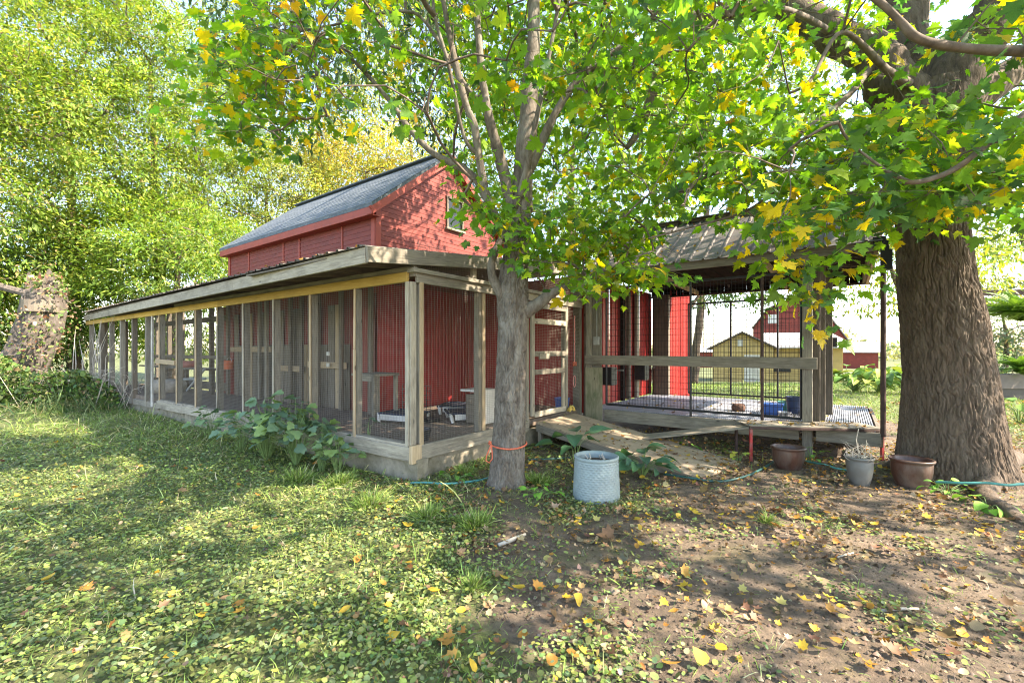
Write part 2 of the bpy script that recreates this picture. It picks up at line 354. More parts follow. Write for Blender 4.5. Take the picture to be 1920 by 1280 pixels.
# roof
OV, OH = .14, .20
def roofz(y): return PZ+.10-(abs(PY-y))*(sl_l if y < PY else sl_r)
rf = MB()
for sgn, ye in ((1, BY0-OH), (-1, BY1+OH)):
    V = [(BX0-OV, ye, roofz(ye)-.06), (BX1+OV, ye, roofz(ye)-.06), (BX1+OV, PY, roofz(PY)-.06), (BX0-OV, PY, roofz(PY)-.06)]
    V += [(a, b, c+.06) for a, b, c in V]
    rf.add(V, [(0, 1, 2, 3), (4, 7, 6, 5), (0, 4, 5, 1), (1, 5, 6, 2), (2, 6, 7, 3), (3, 7, 4, 0)])
roof = rf.build('roof', SHING, barn)
ns = 16
for k in range(ns):                               # shingle courses
    for ye, s in ((BY0-OH, sl_l), (BY1+OH, -sl_r)):
        ya = ye+(PY-ye)*k/ns; yb = ye+(PY-ye)*(k+1.1)/ns; yb = min(yb, PY) if s > 0 else max(yb, PY)
        za, zb = roofz(ya), roofz(yb); m = MB()
        nseg = 14; X = np.linspace(BX0-OV-.01, BX1+OV+.01, nseg+1)
        V = []
        for i, x in enumerate(X):
            j = random.uniform(-.006, .006); V += [(x, ya, za+.012+j*.5), (x, yb, zb+.004), (x, ya, za+.001)]
        F = []
        for i in range(nseg):
            a = 3*i; F += [(a, a+3, a+4, a+1) if s > 0 else (a, a+1, a+4, a+3), (a+2, a+5, a+3, a) if s > 0 else (a, a+3, a+5, a+2)]
        m.add(V, F); m.build('shingle_course', SHING, roof)
board('ridge_cap', (BX0-OV, PY, roofz(PY)+.015), (BX1+OV, PY, roofz(PY)+.015), .03, .22, SHING, roof)
board('eave_fascia', (BX0-OV, BY0-OH+.014, roofz(BY0-OH)-.13), (BX1+OV, BY0-OH+.014, roofz(BY0-OH)-.13), .14, .024, REDTRIM, barn)
board('soffit', (BX0-OV, BY0-OH/2+.02, roofz(BY0-OH)-.19), (BX1+OV-.03, BY0-OH/2+.02, roofz(BY0-OH)-.19), .02, OH-.04, REDTRIM, barn)
for ya, yb in ((BY0-OH, PY), (BY1+OH, PY)):
    board('rake_board', (BX1+OV-.014, ya, roofz(ya)-.13), (BX1+OV-.014, yb, roofz(yb)-.13), .14, .024, REDTRIM, barn)
    board('rake_soffit', (BX1+OV/2, ya, roofz(ya)-.19), (BX1+OV/2, yb, roofz(yb)-.19), .02, OV-.03, REDTRIM, barn)
win = MB(); win.box((BX1+.005, (WY0+WY1)/2, (WZ0+WZ1)/2), (.03, WY1-WY0, WZ1-WZ0)); win = win.build('window', GLASS, barn)
for a, b in (((BX1+.035, WY0-.02, WZ0-.02), (BX1+.035, WY0-.02, WZ1+.02)), ((BX1+.035, WY1+.02, WZ0-.02), (BX1+.035, WY1+.02, WZ1+.02))):
    board('frame', a, b, .045, .04, WOODD, win, up=(0, 1, 0))
board('frame', (BX1+.035, WY0-.05, WZ1+.04), (BX1+.035, WY1+.05, WZ1+.04), .045, .04, WOODD, win)
board('sill', (BX1+.045, WY0-.07, WZ0-.04), (BX1+.045, WY1+.07, WZ0-.04), .045, .08, WOODG, win)
# lower walls: ribbed steel on the gable, boards and doors on the long side
for y in np.arange(BY0, 7.6, .9):
    ribbed('steel_panel', (BX1+.03, y, .38), (0, 1, 0), (0, 0, 1), min(.9, 7.75-y), 2.3, (1, 0, 0), REDRIB, barn, pitch=.10, depth=.014)
x = BX1
while x > BX0+.1:
    w = .9; mt = random.choice([RED, REDRIB, WOODD, RED])
    ribbed('steel_panel', (x-w, BY0-.02, .38), (1, 0, 0), (0, 0, 1), w-.01, 2.2, (0, -1, 0), RED if mt is WOODD else mt, barn, pitch=.15, depth=.012)
    x -= w

# ---------------------------------------------------------------- wire kennel
KX, KY, KZF = -4.0, 3.52, .38
KL = -18.6
ken = thing('wire_kennel', 'long low dog kennel of weathered posts and wire mesh along the red barn', 'kennel', (-10, 4.3, 0))
fl = MB(); fl.box(((KL+KX)/2-.02, (KY+BY0)/2+.05, KZF-.05), (KX-KL-.1, BY0-KY-.02, .1)); fl.box(((BX1+KX)/2, (BY0+7.7)/2+.06, KZF-.05), (KX-BX1-.1, 7.7-BY0, .1))
fl.build('floor', FLOOR, ken)
f = MB(); f.box((-7.4, KY+.09, .08), (6.95, .16, .32)); f.box((KX-.10, 5.35, .08), (.16, 3.3, .32)); f.build('foundation', CONC, ken)
f = MB(); f.box((-14.7, KY+.12, .06), (7.6, .12, .2)); f.build('foundation', CONC, ken)
postx = [KX-.05, -5.09, -6.13, -7.19, -8.22, -9.27, -10.26, -11.27, -12.30]
gx = [-13.3, -14.3, -15.3, -16.25, -17.3, -18.4]
# sill boards
for i, (a, b) in enumerate([(KX, -6.1), (-6.1, -8.3), (-8.3, -10.9), (-10.9, -12.4)]):
    zs = .30-.008*i
    board('sill_board', (a-.005, KY-.02, zs), (b+.005, KY-.02, zs), .16, .038, WOODW, ken)
    board('sill_cap', (a-.05, KY+.04, zs+.09), (b+.005, KY+.04, zs+.09), .035, .10, WOODW, ken)
board('sill_board', (-12.5, KY+.03, .22), (-18.6, KY+.03, .2), .14, .04, WOODG, ken)
ygate0, ygate1 = onX(992, KX), onX(1062, KX)
for a, b in ((KY-.03, ygate0-.05),):
    board('sill_board', (KX+.02, a, .31), (KX+.02, b, .31), .17, .045, WOODG, ken)
board('corner_block', (KX+.03, KY+.02, .20), (KX+.03, KY+.02, .405), .15, .05, WOODN, ken, up=(0, 1, 0))
# front posts
ZB, ZT = .40, 2.28
for i, x in enumerate(postx):
    if i == 0:
        board('corner_post', (KX-.055, KY+.03, ZB), (KX-.055, KY+.03, ZT), .088, .088, WOODW, ken, up=(1, 0, 0))
        board('corner_post', (KX-.03, KY+.125, ZB), (KX-.03, KY+.125, ZT), .038, .088, WOODW, ken, up=(0, 1, 0))
        board('batten', (KX-.065, KY-.022, ZB-.02), (KX-.065, KY-.022, ZT), .062, .018, WOODW, ken, up=(1, 0, 0))
        board('batten', (KX+.02, KY+.12, ZB-.02), (KX+.02, KY+.12, ZT), .06, .018, WOODN, ken, up=(0, 1, 0))
    else:
        board('post', (x, KY+.05, ZB), (x, KY+.05, ZT), .045, .088, WOODG, ken, up=(1, 0, 0))
        m_ = random.choice([WOODN, WOODW, WOODN])
        zb = ZB-.03; zc = random.choice([ZT, ZT, 1.5, 1.95]) if i in (1, 5) else ZT
        board('batten', (x, KY-.012, zb), (x+random.uniform(-.012, .012), KY-.012, zc), .05, .018, m_, ken, up=(1, 0, 0))
        if zc < ZT: board('batten', (x, KY-.010, zc+.004), (x+.01, KY-.010, ZT), .036, .018, WOODN, ken, up=(1, 0, 0))
for i, x in enumerate(gx):
    board('post', (x, KY+.05, .15), (x+random.uniform(-.03, .03), KY+.05, ZT), .10, .10, [WOODG, WOODD, WOODG][i % 3], ken, up=(1, 0, 0))
board('pipe_post', (-12.82, KY, .2), (-12.80, KY, ZT), .045, .045, WHT, ken, up=(1, 0, 0), label='thin white post among the grey posts')
board('rail', (-11.3, KY-.03, 1.22), (-12.45, KY-.03, 1.24), .10, .035, WOODN, ken)
# wire cloth on each bay
for a, b in zip(postx[:-1], postx[1:]):
    wires('wire_mesh', (b, KY-.001, .38), (1, 0, 0), (0, 0, 1), a-b, 1.92, .05, .0254, .0013, WIRE, ken, .003, .02)
wires('wire_mesh', (-13.3, KY+.0, .3), (1, 0, 0), (0, 0, 1), 1.0, 2.0, .028, .028, .00125, WIRE, ken, .003, .02)
# side facing the tree
yp = [KY+.12, onX(903, KX), ygate0-.03, ygate1+.03, 7.62]
for i, y in enumerate(yp[1:4]):
    board('post', (KX-.06, y, ZB-.02), (KX-.06, y, 2.28), .088, .088, WOODG, ken, up=(0, 1, 0))
    board('batten', (KX-.008, y+(.05 if i == 0 else 0), ZB-.02), (KX-.008, y+(.05 if i == 0 else 0), 2.28), .07, .02, WOODN if i == 0 else WOODG, ken, up=(0, 1, 0))
board('post', (KX-.06, 7.6, .2), (KX-.06, 7.6, 2.9), .09, .14, WOODG, ken, up=(0, 1, 0))
for a, b in ((yp[0], yp[1]), (yp[1], yp[2]), (yp[3], yp[4])):
    wires('wire_mesh', (KX-.002, a, .38), (0, 1, 0), (0, 0, 1), b-a, 1.92, .05, .0254, .0013, WIRE, ken, .003, .02)
wires('wire_mesh', (KX-.03, KY+.1, 2.42), (0, 1, 0), (0, 0, 1), 4.0, .34, .03, .03, .0013, WIRE, ken, .003)
# beams
board('top_beam', (KX+.02, KY+.035, 2.40), (-11.5, KY+.035, 2.40), .12, .05, WOODG, ken)
board('yellow_beam', (KX-.06, KY-.012, 2.335), (-9.2, KY-.012, 2.33), .115, .042, WOODY, ken, label='yellow painted front beam')
board('yellow_beam', (-9.2, KY-.010, 2.33), (-14.0, KY-.010, 2.32), .115, .042, WOODY, ken)
board('yellow_beam', (-14.0, KY-.012, 2.32), (-18.7, KY-.012, 2.30), .115, .042, WOODY, ken)
board('top_beam', (KX+.0, KY-.03, 2.405), (KX+.0, 7.65, 2.405), .05, .12, WOODG, ken)
board('side_beam', (KX+.0, KY+.06, 2.325), (KX+.0, 5.2, 2.325), .11, .045, WOODG, ken)
board('side_beam', (KX+.0, 5.2, 2.325), (KX+.0, 7.65, 2.325), .11, .045, WOODW, ken)
board('strut', (KX-.05, onX(893, KX), 2.43), (KX-.05, onX(893, KX), 2.66), .09, .045, WOODW, ken, up=(0, 1, 0))
# roof of the kennel
RY0 = 2.87
def kz(y): return 2.56+(y-RY0)*.105
def ryf(x): return RY0+max(0, (KX-x)/(KX-KL))*.58      # the overhang tapers towards the far end
for i, (a, b) in enumerate([(KX+.02, -7.4), (-7.4, -10.8), (-10.8, -14.4), (-14.4, -18.75)]):
    board('fascia_board', (a-.003, ryf(a)+.02, 2.47-.004*i), (b+.003, ryf(b)+.02, 2.47-.004*(i+1)), .165, .038, WOODW, ken)
for i, (a, b) in enumerate([(RY0, 5.0), (5.0, 7.65)]):
    board('fascia_board', (KX+.045, a+.004, kz(a)-.085), (KX+.045, b, kz(b)-.085), .165, .038, WOODG, ken)
for x in np.arange(KL+.1, KX, .61):
    yb = BY0 if x > BX0 else BY0
    board('rafter', (x, ryf(x)+.05, kz(ryf(x))-.10), (x, BY0-.05, kz(BY0)-.10), .09, .04, WOODD, ken)
x = KL-.1
while x < KX:
    w = min(.92, KX+.06-x)
    yb = BY0+.08 if x < BX1-.2 else 8.65  # length past the back wall is added over the right bay to block sun
    ys_ = ryf(x+w/2)-.05; m = ribbed('roof_sheet', (x, ys_, kz(ys_)+.0), (1, 0, 0), Vector((0, 1, .105)).normalized(), w-.003, (yb-ys_)*1.0055, (0, -.104, .995), METALR, ken, pitch=.19, depth=.022)
    x += .92
deck = MB()
for x0, x1, y0, y1 in ((KL, BX1, RY0+.03, BY0-.03), (BX1, KX-.02, RY0+.03, 8.6)):  # right bay deck extended, unseen, to keep a sun streak off the red wall
    ya, yb_ = (y0, y0) if x0 > BX1-.1 else (ryf(x0)+.03, ryf(x1)+.03)
    V = [(x0, ya, kz(ya)-.05), (x1, yb_, kz(yb_)-.05), (x1, y1, kz(y1)-.05), (x0, y1, kz(y1)-.05)]; V += [(a, b, c+.02) for a, b, c in V]
    deck.add(V, [(0, 1, 2, 3), (4, 7, 6, 5), (0, 4, 5, 1), (1, 5, 6, 2), (2, 6, 7, 3), (3, 7, 4, 0)])
deck.build('roof_deck', WOODD, ken)
# back of the kennel beyond the barn
for x in np.arange(BX0-.1, KL, -1.05): board('back_post', (x, BY0, .2), (x, BY0, 2.6), .10, .10, WOODD, ken, up=(1, 0, 0))
board('back_rail', (BX0, BY0-.06, 1.30), (KL, BY0-.06, 1.28), .10, .04, WOODD, ken)
board('back_rail', (BX0, BY0-.06, 2.30), (KL, BY0-.06, 2.28), .14, .04, WOODD, ken)
board('back_rail', (BX0, BY0-.06, .55), (KL, BY0-.06, .5), .2, .04, WOODD, ken)
for y in (KY+.4, KY+.9): board('end_post', (KL, y, .2), (KL, y, 2.4), .1, .1, WOODD, ken, up=(1, 0, 0))
# inner wall posts and studs
for u in (428, 487, 500, 545, 566, 597, 640, 695): board('inner_post', (onY(u, 4.9), 4.9, .38), (onY(u, 4.9), 4.9, 2.6), .09, .06, random.choice([WOODG, WOODD, WOODD]), ken, up=(1, 0, 0))
for x0, x1, z0 in ((-12.2, -10.2, 1.5), (-10.1, -8.9, 1.1), (-8.7, -7.4, 1.2)):
    board('inner_rail', (x0, 4.93, z0), (x1, 4.93, z0), .12, .03, random.choice([WOODD, WOODN]), ken)
# gate with its boards
gate = thing('kennel_gate', 'wooden gate of the kennel covered with wire, at the top of the ramp', 'gate', (KX, (ygate0+ygate1)/2, .4))
gxp = KX+.03
for y in (ygate0+.05, ygate1-.06): board('stile', (gxp, y, .45), (gxp, y, 2.2), .09, .035, WOODG, gate, up=(0, 1, 0))
board('stile', (gxp+.004, ygate1-.17, .45), (gxp+.004, ygate1-.17, 1.35), .09, .03, WOODW, gate, up=(0, 1, 0))
for z_, m_ in ((.47, WOODW), (1.14, WOODG), (1.43, WOODG), (1.95, WOODW), (2.2, WOODG)):
    board('rail', (gxp+.005, ygate0+.1, z_), (gxp+.005, ygate1-.1, z_), .085, .03, m_, gate)
board('block', (gxp+.03, ygate0+.2, 1.39), (gxp+.03, ygate0+.5, 1.39), .09, .03, WOODG, gate)
wires('wire_mesh', (gxp-.022, ygate0+.06, .45), (0, 1, 0), (0, 0, 1), ygate1-ygate0-.12, 1.75, .05, .0254, .0013, WIRE, gate)

# ---------------------------------------------------------------- roofed run on the right
PZL, PY0, PY1, PXL, PXR = .42, 7.70, 11.0, -3.85, .37
run = thing('roofed_dog_run', 'open dog run under a metal gable roof with black mesh panels and grey grating floor', 'dog run', (-1.7, 9.3, 0))
xs_post = onY(1514, PY0)
board('front_post', (xs_post, PY0, -.02), (xs_post, PY0, 2.80), .12, .12, WOODG, run, up=(1, 0, 0))
xl_post = onY(1117, PY0)
board('front_post', (xl_post+.02, PY0+.03, 0), (xl_post+.02, PY0+.03, 2.8), .16, .05, WOODG, run, up=(1, 0, 0))
board('front_post', (xl_post-.15, PY0+.03, 0), (xl_post-.15, PY0+.03, 2.8), .09, .09, WOODG, run, up=(1, 0, 0))
board('plywood_patch', (xl_post-.01, PY0-.06, .15), (xl_post-.01, PY0-.06, 1.17), .34, .02, WOODM, run, up=(1, 0, 0), label='mossy upright plywood board at the foot of the left post')
board('mid_rail', (onY(1101, PY0), PY0-.09, 1.31), (onY(1533, PY0), PY0-.09, 1.305), .165, .04, WOODG, run)
board('header_beam', (onY(1190, PY0), PY0-.06, 2.875), (PXR, PY0-.06, 2.875), .165, .045, WOODG, run)
board('header_beam', (onY(1090, PY0), PY0-.06, 2.87), (onY(1190, PY0)-.004, PY0-.06, 2.87), .165, .045, WOODG, run)
board('floor_beam', (onY(1135, PY0), PY0-.02, .31), (xs_post-.1, PY0-.02, .31), .20, .05, WOODD if 0 else WOODG, run)
board('floor_beam', (xs_post+.1, PY0-.02, .31), (PXR, PY0-.02, .31), .18, .05, WOODG, run)
board('floor_beam', (PXL, PY1, .30), (PXR, PY1, .30), .18, .05, WOODD, run)
board('floor_beam', (PXR, PY0, .30), (PXR, PY1, .30), .18, .05, WOODD, run)
for x in (PXL+.1, -1.6, xs_post, PXR-.05):
    board('back_post', (x, PY1, 0), (x, PY1, 2.8), .10, .10, WOODD, run, up=(1, 0, 0)) if x < -3 else None
# grating floor panels of slats
nx = 7; pw = (PXR-PXL-.1)/nx
for i in range(nx):
    for j, (ya, yb) in enumerate(((PY0+.02, PY0+1.65), (PY0+1.67, PY1-.03))):
        m = MB(); x0 = PXL+.05+i*pw
        nsl = 20
        for k in range(nsl):
            m.box((x0+(k+.5)*pw/nsl, (ya+yb)/2, PZL-.012), (pw/nsl*.52, yb-ya, .024))
        for k in range(9): m.box((x0+pw/2, ya+(yb-ya)*(k+.5)/9, PZL-.016), (pw-.01, .03, .018))
        m.build('grating_panel', GRATE, run)
# mesh panels: black frames
def pen_panel(p0, du, w, z0, z1, bars, parent, r=.0034, cu=.052, cv=.10):
    p0 = Vector(p0); du = Vector(du)
    f = MB()
    for z_ in (z0, z1): f.tube([p0+du*0+Vector((0, 0, z_)), p0+du*w+Vector((0, 0, z_))], .02, 8)
    for b in bars: f.tube([p0+du*b+Vector((0, 0, z0)), p0+du*b+Vector((0, 0, z1))], .019, 8)
    fo = f.build('mesh_panel_frame', BLK, parent)
    wires('wire_mesh', p0+Vector((0, 0, z0)), du, (0, 0, 1), w, z1-z0, cu, cv, r, WIREB, parent, .001)
    return fo
fx0, fx1 = onY(1137, PY0+.06), xs_post-.08
pen_panel((fx0, PY0+.06, 0), (1, 0, 0), fx1-fx0, .50, 2.62, [0, onY(1295, PY0+.06)-fx0, fx1-fx0], run)
pen_panel((-2.95, PY1-.08, 0), (1, 0, 0), 2.55, .50, 2.55, [0, .9, 1.8, 2.55], run)
pen_panel((xs_post, PY0+.12, 0), (0, 1, 0), PY1-PY0-.25, .50, 2.45, [0, 1.5, PY1-PY0-.25], run)
m = MB(); px_ = onY(1429, PY0-.02); m.tube([(px_, PY0-.02, .40), (px_, PY0-.02, 2.62)], .022, 10); m.build('pole', RUST, run)
m = MB(); m.tube([(onY(1295, PY0+.03), PY0+.03, .40), (onY(1295, PY0+.03), PY0+.03, 2.7)], .018, 10); m.build('pole', BLK, run)
m = MB(); m.tube([(PXR+.02, PY0-.03, .36), (PXR+.02, PY0-.03, 2.95)], .031, 12); m.build('corner_pole', RUST, run, label='slim dark pole beside the big trunk')
m = MB(); m.box((PXR+.05, PY0-.06, 2.66), (.12, .12, .26)); m.box((PXR+.05, PY0-.06, 2.84), (.06, .08, .14)); m.build('lamp_bracket', BLK, run)
m = MB(); m.box((PXR-.02, PY0-.10, 2.90), (.14, .03, .13)); m.build('bracket_plate', BLK, run)
# tall dark panels behind the right post, black bin
for u, y, w in ((1540, 8.3, .10), (1553, 9.2, .12), (1530, 7.95, .10)):
    board('upright_plank', (onY(u, y), y, PZL), (onY(u, y), y, 2.75), w, .05, WOODD, run, up=(1, 0, 0))
m = MB(); m.box((onY(1560, 9.4), 9.4, 1.55), (.02, .02, 2.2)); m.build('thin_rod', RUST, run)
m = MB(); m.box((onY(1563, 9.4), 9.36, 1.62), (.10, .08, .16)); m.build('switch_box', BLK, run)
# red wall on the left side of the run and beyond it
for k in range(4):
    ribbed('wall_panel', (PXL-.03, PY0+.1+k*.83, PZL+.0), (0, 1, 0), (0, 0, 1), .81, 2.45, (1, 0, 0), REDRIB, run, pitch=.2, depth=.02)
for u, m_ in ((1178, WOODD), (1193, WOODG), (1167, METALD), (1240, WOODD)):
    y = onX(u, PXL+.03)
    board('wall_post', (PXL+.04, y, PZL), (PXL+.04, y, 2.75), .13, .06, m_, run, up=(0, 1, 0))
board('wall_post', (PXL+.3, PY1-.1, PZL-.2), (PXL+.3, PY1-.1, 2.8), .34, .12, WOODD, run, up=(1, 0, 0))
ribbed('far_wall_panel', (-3.38, 10.95, 0), (0, 1, 0), (0, 0, 1), 1.75, 2.95, (1, 0, 0), REDRIB, run, pitch=.12, depth=.02, label='sunlit red ribbed wall panel at the back of the run')
ribbed('far_wall_panel', (-3.92, 12.68, 0), (1, 0, 0), (0, 0, 1), .55, 2.95, (0, 1, 0), REDRIB, run, pitch=.12, depth=.02)
# roof
RPY, RPZ = 9.35, 4.02; EZR = 2.97
slr = (RPZ-EZR)/(RPY-PY0+.05)
x = -3.95; k = 0
while x < PXR:
    w = min(.9, PXR+.02-x)
    L = math.hypot(RPY-PY0+.15, (RPY-PY0+.15)*slr)
    d1 = Vector((0, 1, slr)).normalized(); d2 = Vector((0, -1, slr)).normalized()
    ribbed('roof_sheet', (x, PY0-.15, RPZ-(RPY-PY0+.15)*slr), (1, 0, 0), d1, w-.004, L, Vector((0, -slr, 1)).normalized(), METALR, run, pitch=.225, depth=.024, rib=.03)
    ribbed('roof_sheet', (x, 2*RPY-PY0+.15, RPZ-(RPY-PY0+.15)*slr), (1, 0, 0), d2, w-.004, L, Vector((0, slr, 1)).normalized(), METALR, run, pitch=.225, depth=.024)
    x += .9
board('ridge_cap', (-3.95, RPY, RPZ+.03), (PXR+.02, RPY, RPZ+.03), .02, .3, METALR, run)
for x in np.arange(-3.7, PXR+.01, .8):
    for ya, yb in ((PY0-.03, RPY), (2*RPY-PY0+.03, RPY)):
        board('rafter', (x, ya, RPZ-abs(RPY-ya)*slr-.07), (x, yb, RPZ-.07), .10, .04, WOODD, run)
for x in (-2.75, -1.0): board('tie_beam', (x, PY0, 2.84), (x, PY1, 2.80), .10, .04, WOODN, run)
board('end_beam', (PXR-.05, PY0-.03, 2.82), (PXR-.05, PY1, 2.80), .14, .045, WOODN, run)
board('end_beam', (PXR-.10, PY0+.0, 2.86), (PXR-.10, PY1, 2.84), .16, .045, WOODD, run)
x = PXL
while x < PXR-.05:
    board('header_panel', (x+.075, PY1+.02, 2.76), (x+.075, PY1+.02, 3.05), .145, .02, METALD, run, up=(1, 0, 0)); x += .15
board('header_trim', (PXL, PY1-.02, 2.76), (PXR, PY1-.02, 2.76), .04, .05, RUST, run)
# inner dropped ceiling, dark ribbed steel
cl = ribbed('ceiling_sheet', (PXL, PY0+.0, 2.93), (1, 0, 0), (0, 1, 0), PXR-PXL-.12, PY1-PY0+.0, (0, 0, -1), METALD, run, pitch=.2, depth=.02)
# electrical box + conduit
eb = thing('electrical_box', 'small grey outlet box with conduit on the left front post of the run', 'outlet box', (xl_post+.02, PY0, 1.6))
m = MB(); m.box((xl_post+.03, PY0-.03, 1.66), (.10, .05, .15)); m.build('box', CONDUIT, eb)
m = MB(); m.tube([(xl_post+.03, PY0-.02, 1.73), (xl_post+.03, PY0-.02, 2.7)], .011, 8); m.build('conduit', CONDUIT, eb)
# feeders on the wall
for u, lab in ((1141, 'black wall feeder nearest the left front post of the run'), (1203, 'black wall feeder deeper in the run beside the brown post')):
    y = onX(u, PXL+.15); ft = thing('wall_feeder', lab, 'feeder', (PXL+.12, y, .95), 'wall feeders of the run')
    m = MB(); m.box((PXL+.16, y, .99), (.22, .26, .34)); m.build('hopper', BLK, ft)
    m = MB(); m.box((PXL+.26, y+.05, 1.10), (.35, .02, .02)); m.build('arm', CONDUIT, ft)

# ---------------------------------------------------------------- ramps, bench
ramp_t = thing('plywood_ramp', 'long weathered plywood ramp sloping from the kennel gate to the ground', 'ramp', gp(1200, 850))
a0, a1 = pt(1000, 797, DY(1000, 0) if 0 else 7.3*1.0), pt(1062, 772, 8.0)
a0 = Vector((KX+.12, ygate0+.02, .37)); a1 = Vector((KX+.12, ygate1+.1, .37))
b0 = gp(1312, 897, .03); b1 = gp(1392, 866, .03)
nrm = (b0-a0).cross(a1-a0).normalized(); nrm = nrm if nrm.z > 0 else -nrm
for i, (s, e) in enumerate(((0, .36), (.362, .70), (.702, 1.0))):
    V = []
    for t in (s, e):
        for q in (0, 1): V.append(a0.lerp(b0, t) if q == 0 else a1.lerp(b1, t))
    dz = Vector((0, 0, .004*(i % 2)))
    ctr = (V[0]+V[1]+V[2]+V[3])/4; xd = (b0-a0).normalized(); zd = nrm; yd = zd.cross(xd)
    M = Matrix((xd, yd, zd)).transposed().to_4x4(); M.translation = ctr; Mi = M.inverted()
    m = MB(); T = [Mi@(v+dz) for v in V]; B_ = [Mi@(v+dz-nrm*.022) for v in V]
    m.add(T+B_, [(0, 2, 3, 1), (4, 5, 7, 6), (0, 4, 6, 2), (1, 3, 7, 5), (0, 1, 5, 4), (2, 6, 7, 3)]); m.build('plywood_sheet', WOODR, ramp_t, M)
off = nrm*-.085; inn = (a1-a0).normalized()
board('side_rail', a0+off+inn*.03, a0.lerp(b0, .93)+off*.55+inn*.03, .11, .04, WOODG, ramp_t, up=nrm)
board('side_rail', a1+off-inn*.05, a1.lerp(b1, .93)+off*.55-inn*.05, .11, .04, WOODG, ramp_t, up=nrm)
board('end_rail', a0+off+inn*.05, a1+off-inn*.05, .11, .04, WOODG, ramp_t, up=nrm)
board('leg', a0+Vector((.05, .05, -.12)), Vector((a0.x+.05, a0.y+.05, -.02)), .05, .09, WOODG, ramp_t, up=(1, 0, 0))

bl, br = pt(1405, 800, 6.10), pt(1657, 806, 6.05)
bench = thing('red_legged_bench', 'low bench with chipped red steel legs and a grey slatted top before the run', 'bench', (bl+br)/2-Vector((0, 0, .44)))
bd = (br-bl).normalized(); bp = Vector((-bd.y, bd.x, 0))
for p, o_ in ((bl, .02), (br, -.02)):
    q = p+bd*o_; board('leg', Vector((q.x, q.y, -.01)), Vector((q.x, q.y, p.z-.03)), .035, .035, REDST, bench, up=bp)
    q2 = q+bp*.42; board('leg', Vector((q2.x, q2.y, -.01)), Vector((q2.x, q2.y, p.z-.03)), .035, .035, RUST, bench, up=bp)
board('front_rail', bl+Vector((0, 0, -.01)), br+Vector((0, 0, -.01)), .035, .03, RUST, bench)
for k in range(5): board('slat', bl+bp*(.03+.10*k)+Vector((0, 0, .018)), br+bp*(.03+.10*k)+Vector((0, 0, .018)), .018, .085, WOODG, bench)
pl0 = gp(1195, 823, .30); pl = thing('plank_walk', 'grey warped plank walk leaning from the ground onto the red legged bench', 'plank walk', gp(1300, 850))
c0, c1 = pt(1205, 822, 6.7), pt(1420, 800, 6.15)
pp = Vector((-(c1-c0).y, (c1-c0).x, 0)).normalized()
for k in range(3): board('plank', c0+pp*(.13*k), c1+pp*(.13*k)+Vector((0, 0, .01)), .022, .125, WOODG, pl, up=(0, 0, 1))
# support log and lattice under the run
lg = thing('fallen_timber', 'dark timber lying at a slant below the dog run', 'timber', pt(1560, 830, 7.0))
m = MB(); m.tube([pt(1520, 806, 7.2), pt(1560, 822, 7.0), pt(1612, 845, 6.8), pt(1660, 862, 6.6)], [.07, .075, .07, .06], 10); m.build('timber', WOODD, lg, smooth=True)
lat = thing('underfloor_lattice', 'rusty mesh skirt in the dim space beneath the run', 'lattice', (-1.5, 9, 0))
wires('wire_mesh', (PXL, 9.9, 0), (1, 0, 0), (0, 0, 1), 4.2, .30, .05, .04, .008, RUST, lat, .0)
board('corner_board', (-3.93, 7.80, 0), (-3.93, 7.80, 2.9), .22, .03, WOODG, ken, up=(1, 0, 0))
# back wall of the kennel bay
for k in range(3): ribbed('steel_panel', (BX1+.05+k*.88, 7.74, .30), (1, 0, 0), (0, 0, 1), .884, 2.6, (0, -1, 0), REDRIB, ken, pitch=.2, depth=.014)

# ================================================================ foliage tools
def basis(d, n):
    """rows of d (tip direction) and n (face normal) -> rotation matrices with columns x, y=d, z=n"""
    d = d/np.linalg.norm(d, axis=1, keepdims=True); n = n-d*np.sum(n*d, 1, keepdims=True); n = n/np.maximum(np.linalg.norm(n, axis=1, keepdims=True), 1e-6)
    x = np.cross(d, n); return np.stack([x, d, n], -1)
def scatter(name, T, P, R, Sz, col, mat, parent=None, kind='stuff', smooth=False, vary=None):
    """one mesh holding a copy of template T=(V,F) per row"""
    V, F = T; n, k = len(P), len(V)
    if n == 0: return None
    A = np.einsum('nij,kj->nki', R, V)*np.asarray(Sz).reshape(n, 1, 1)+P[:, None, :]
    FF = (F[None]+(np.arange(n)*k)[:, None, None]).reshape(-1, F.shape[1])
    me = npmesh(name, A.reshape(-1, 3), FF, smooth); cc = np.repeat(col, k, 0)
    setcol(me, cc)
    return link(name, me, mat, parent, kind=kind)
def fan(out, cup=.0, fold=.0, droop=.0, c=(0, .35)):
    V = [(c[0], c[1], 0)]+[(x, y, 0) for x, y in out]
    V = [(x, y, fold*abs(x)+cup*(x*x+(y-.5)**2)-droop*y*y) for x, y, z in V]
    n = len(out); return np.array(V, float), np.array([(0, 1+i, 1+(i+1) % n) for i in range(n)])
def mirror(h): return h+[(-x, y) for x, y in reversed(h) if abs(x) > 1e-6]
MAPLE_O = mirror([(0, 0), (.13, -.03), (.36, -.12), (.33, .04), (.52, .06), (.42, .18), (.70, .34), (.52, .38), (.52, .50), (.30, .42), (.28, .56), (.38, .72), (.22, .68), (.13, .84), (0, 1.04)])
MAPLE = fan(MAPLE_O, fold=.12, droop=.18)
def bend(T, a, b, tw): V = T[0].copy(); V[:, 2] += a*V[:, 1]**2+b*V[:, 0]**2+tw*V[:, 0]*V[:, 1]+.03*np.sin(9*V[:, 0]+5*V[:, 1]); return V, T[1]
MAPLE_B = bend(MAPLE, -.25, -.45, .35); MAPLE_C = bend(MAPLE, .35, -.15, -.5)
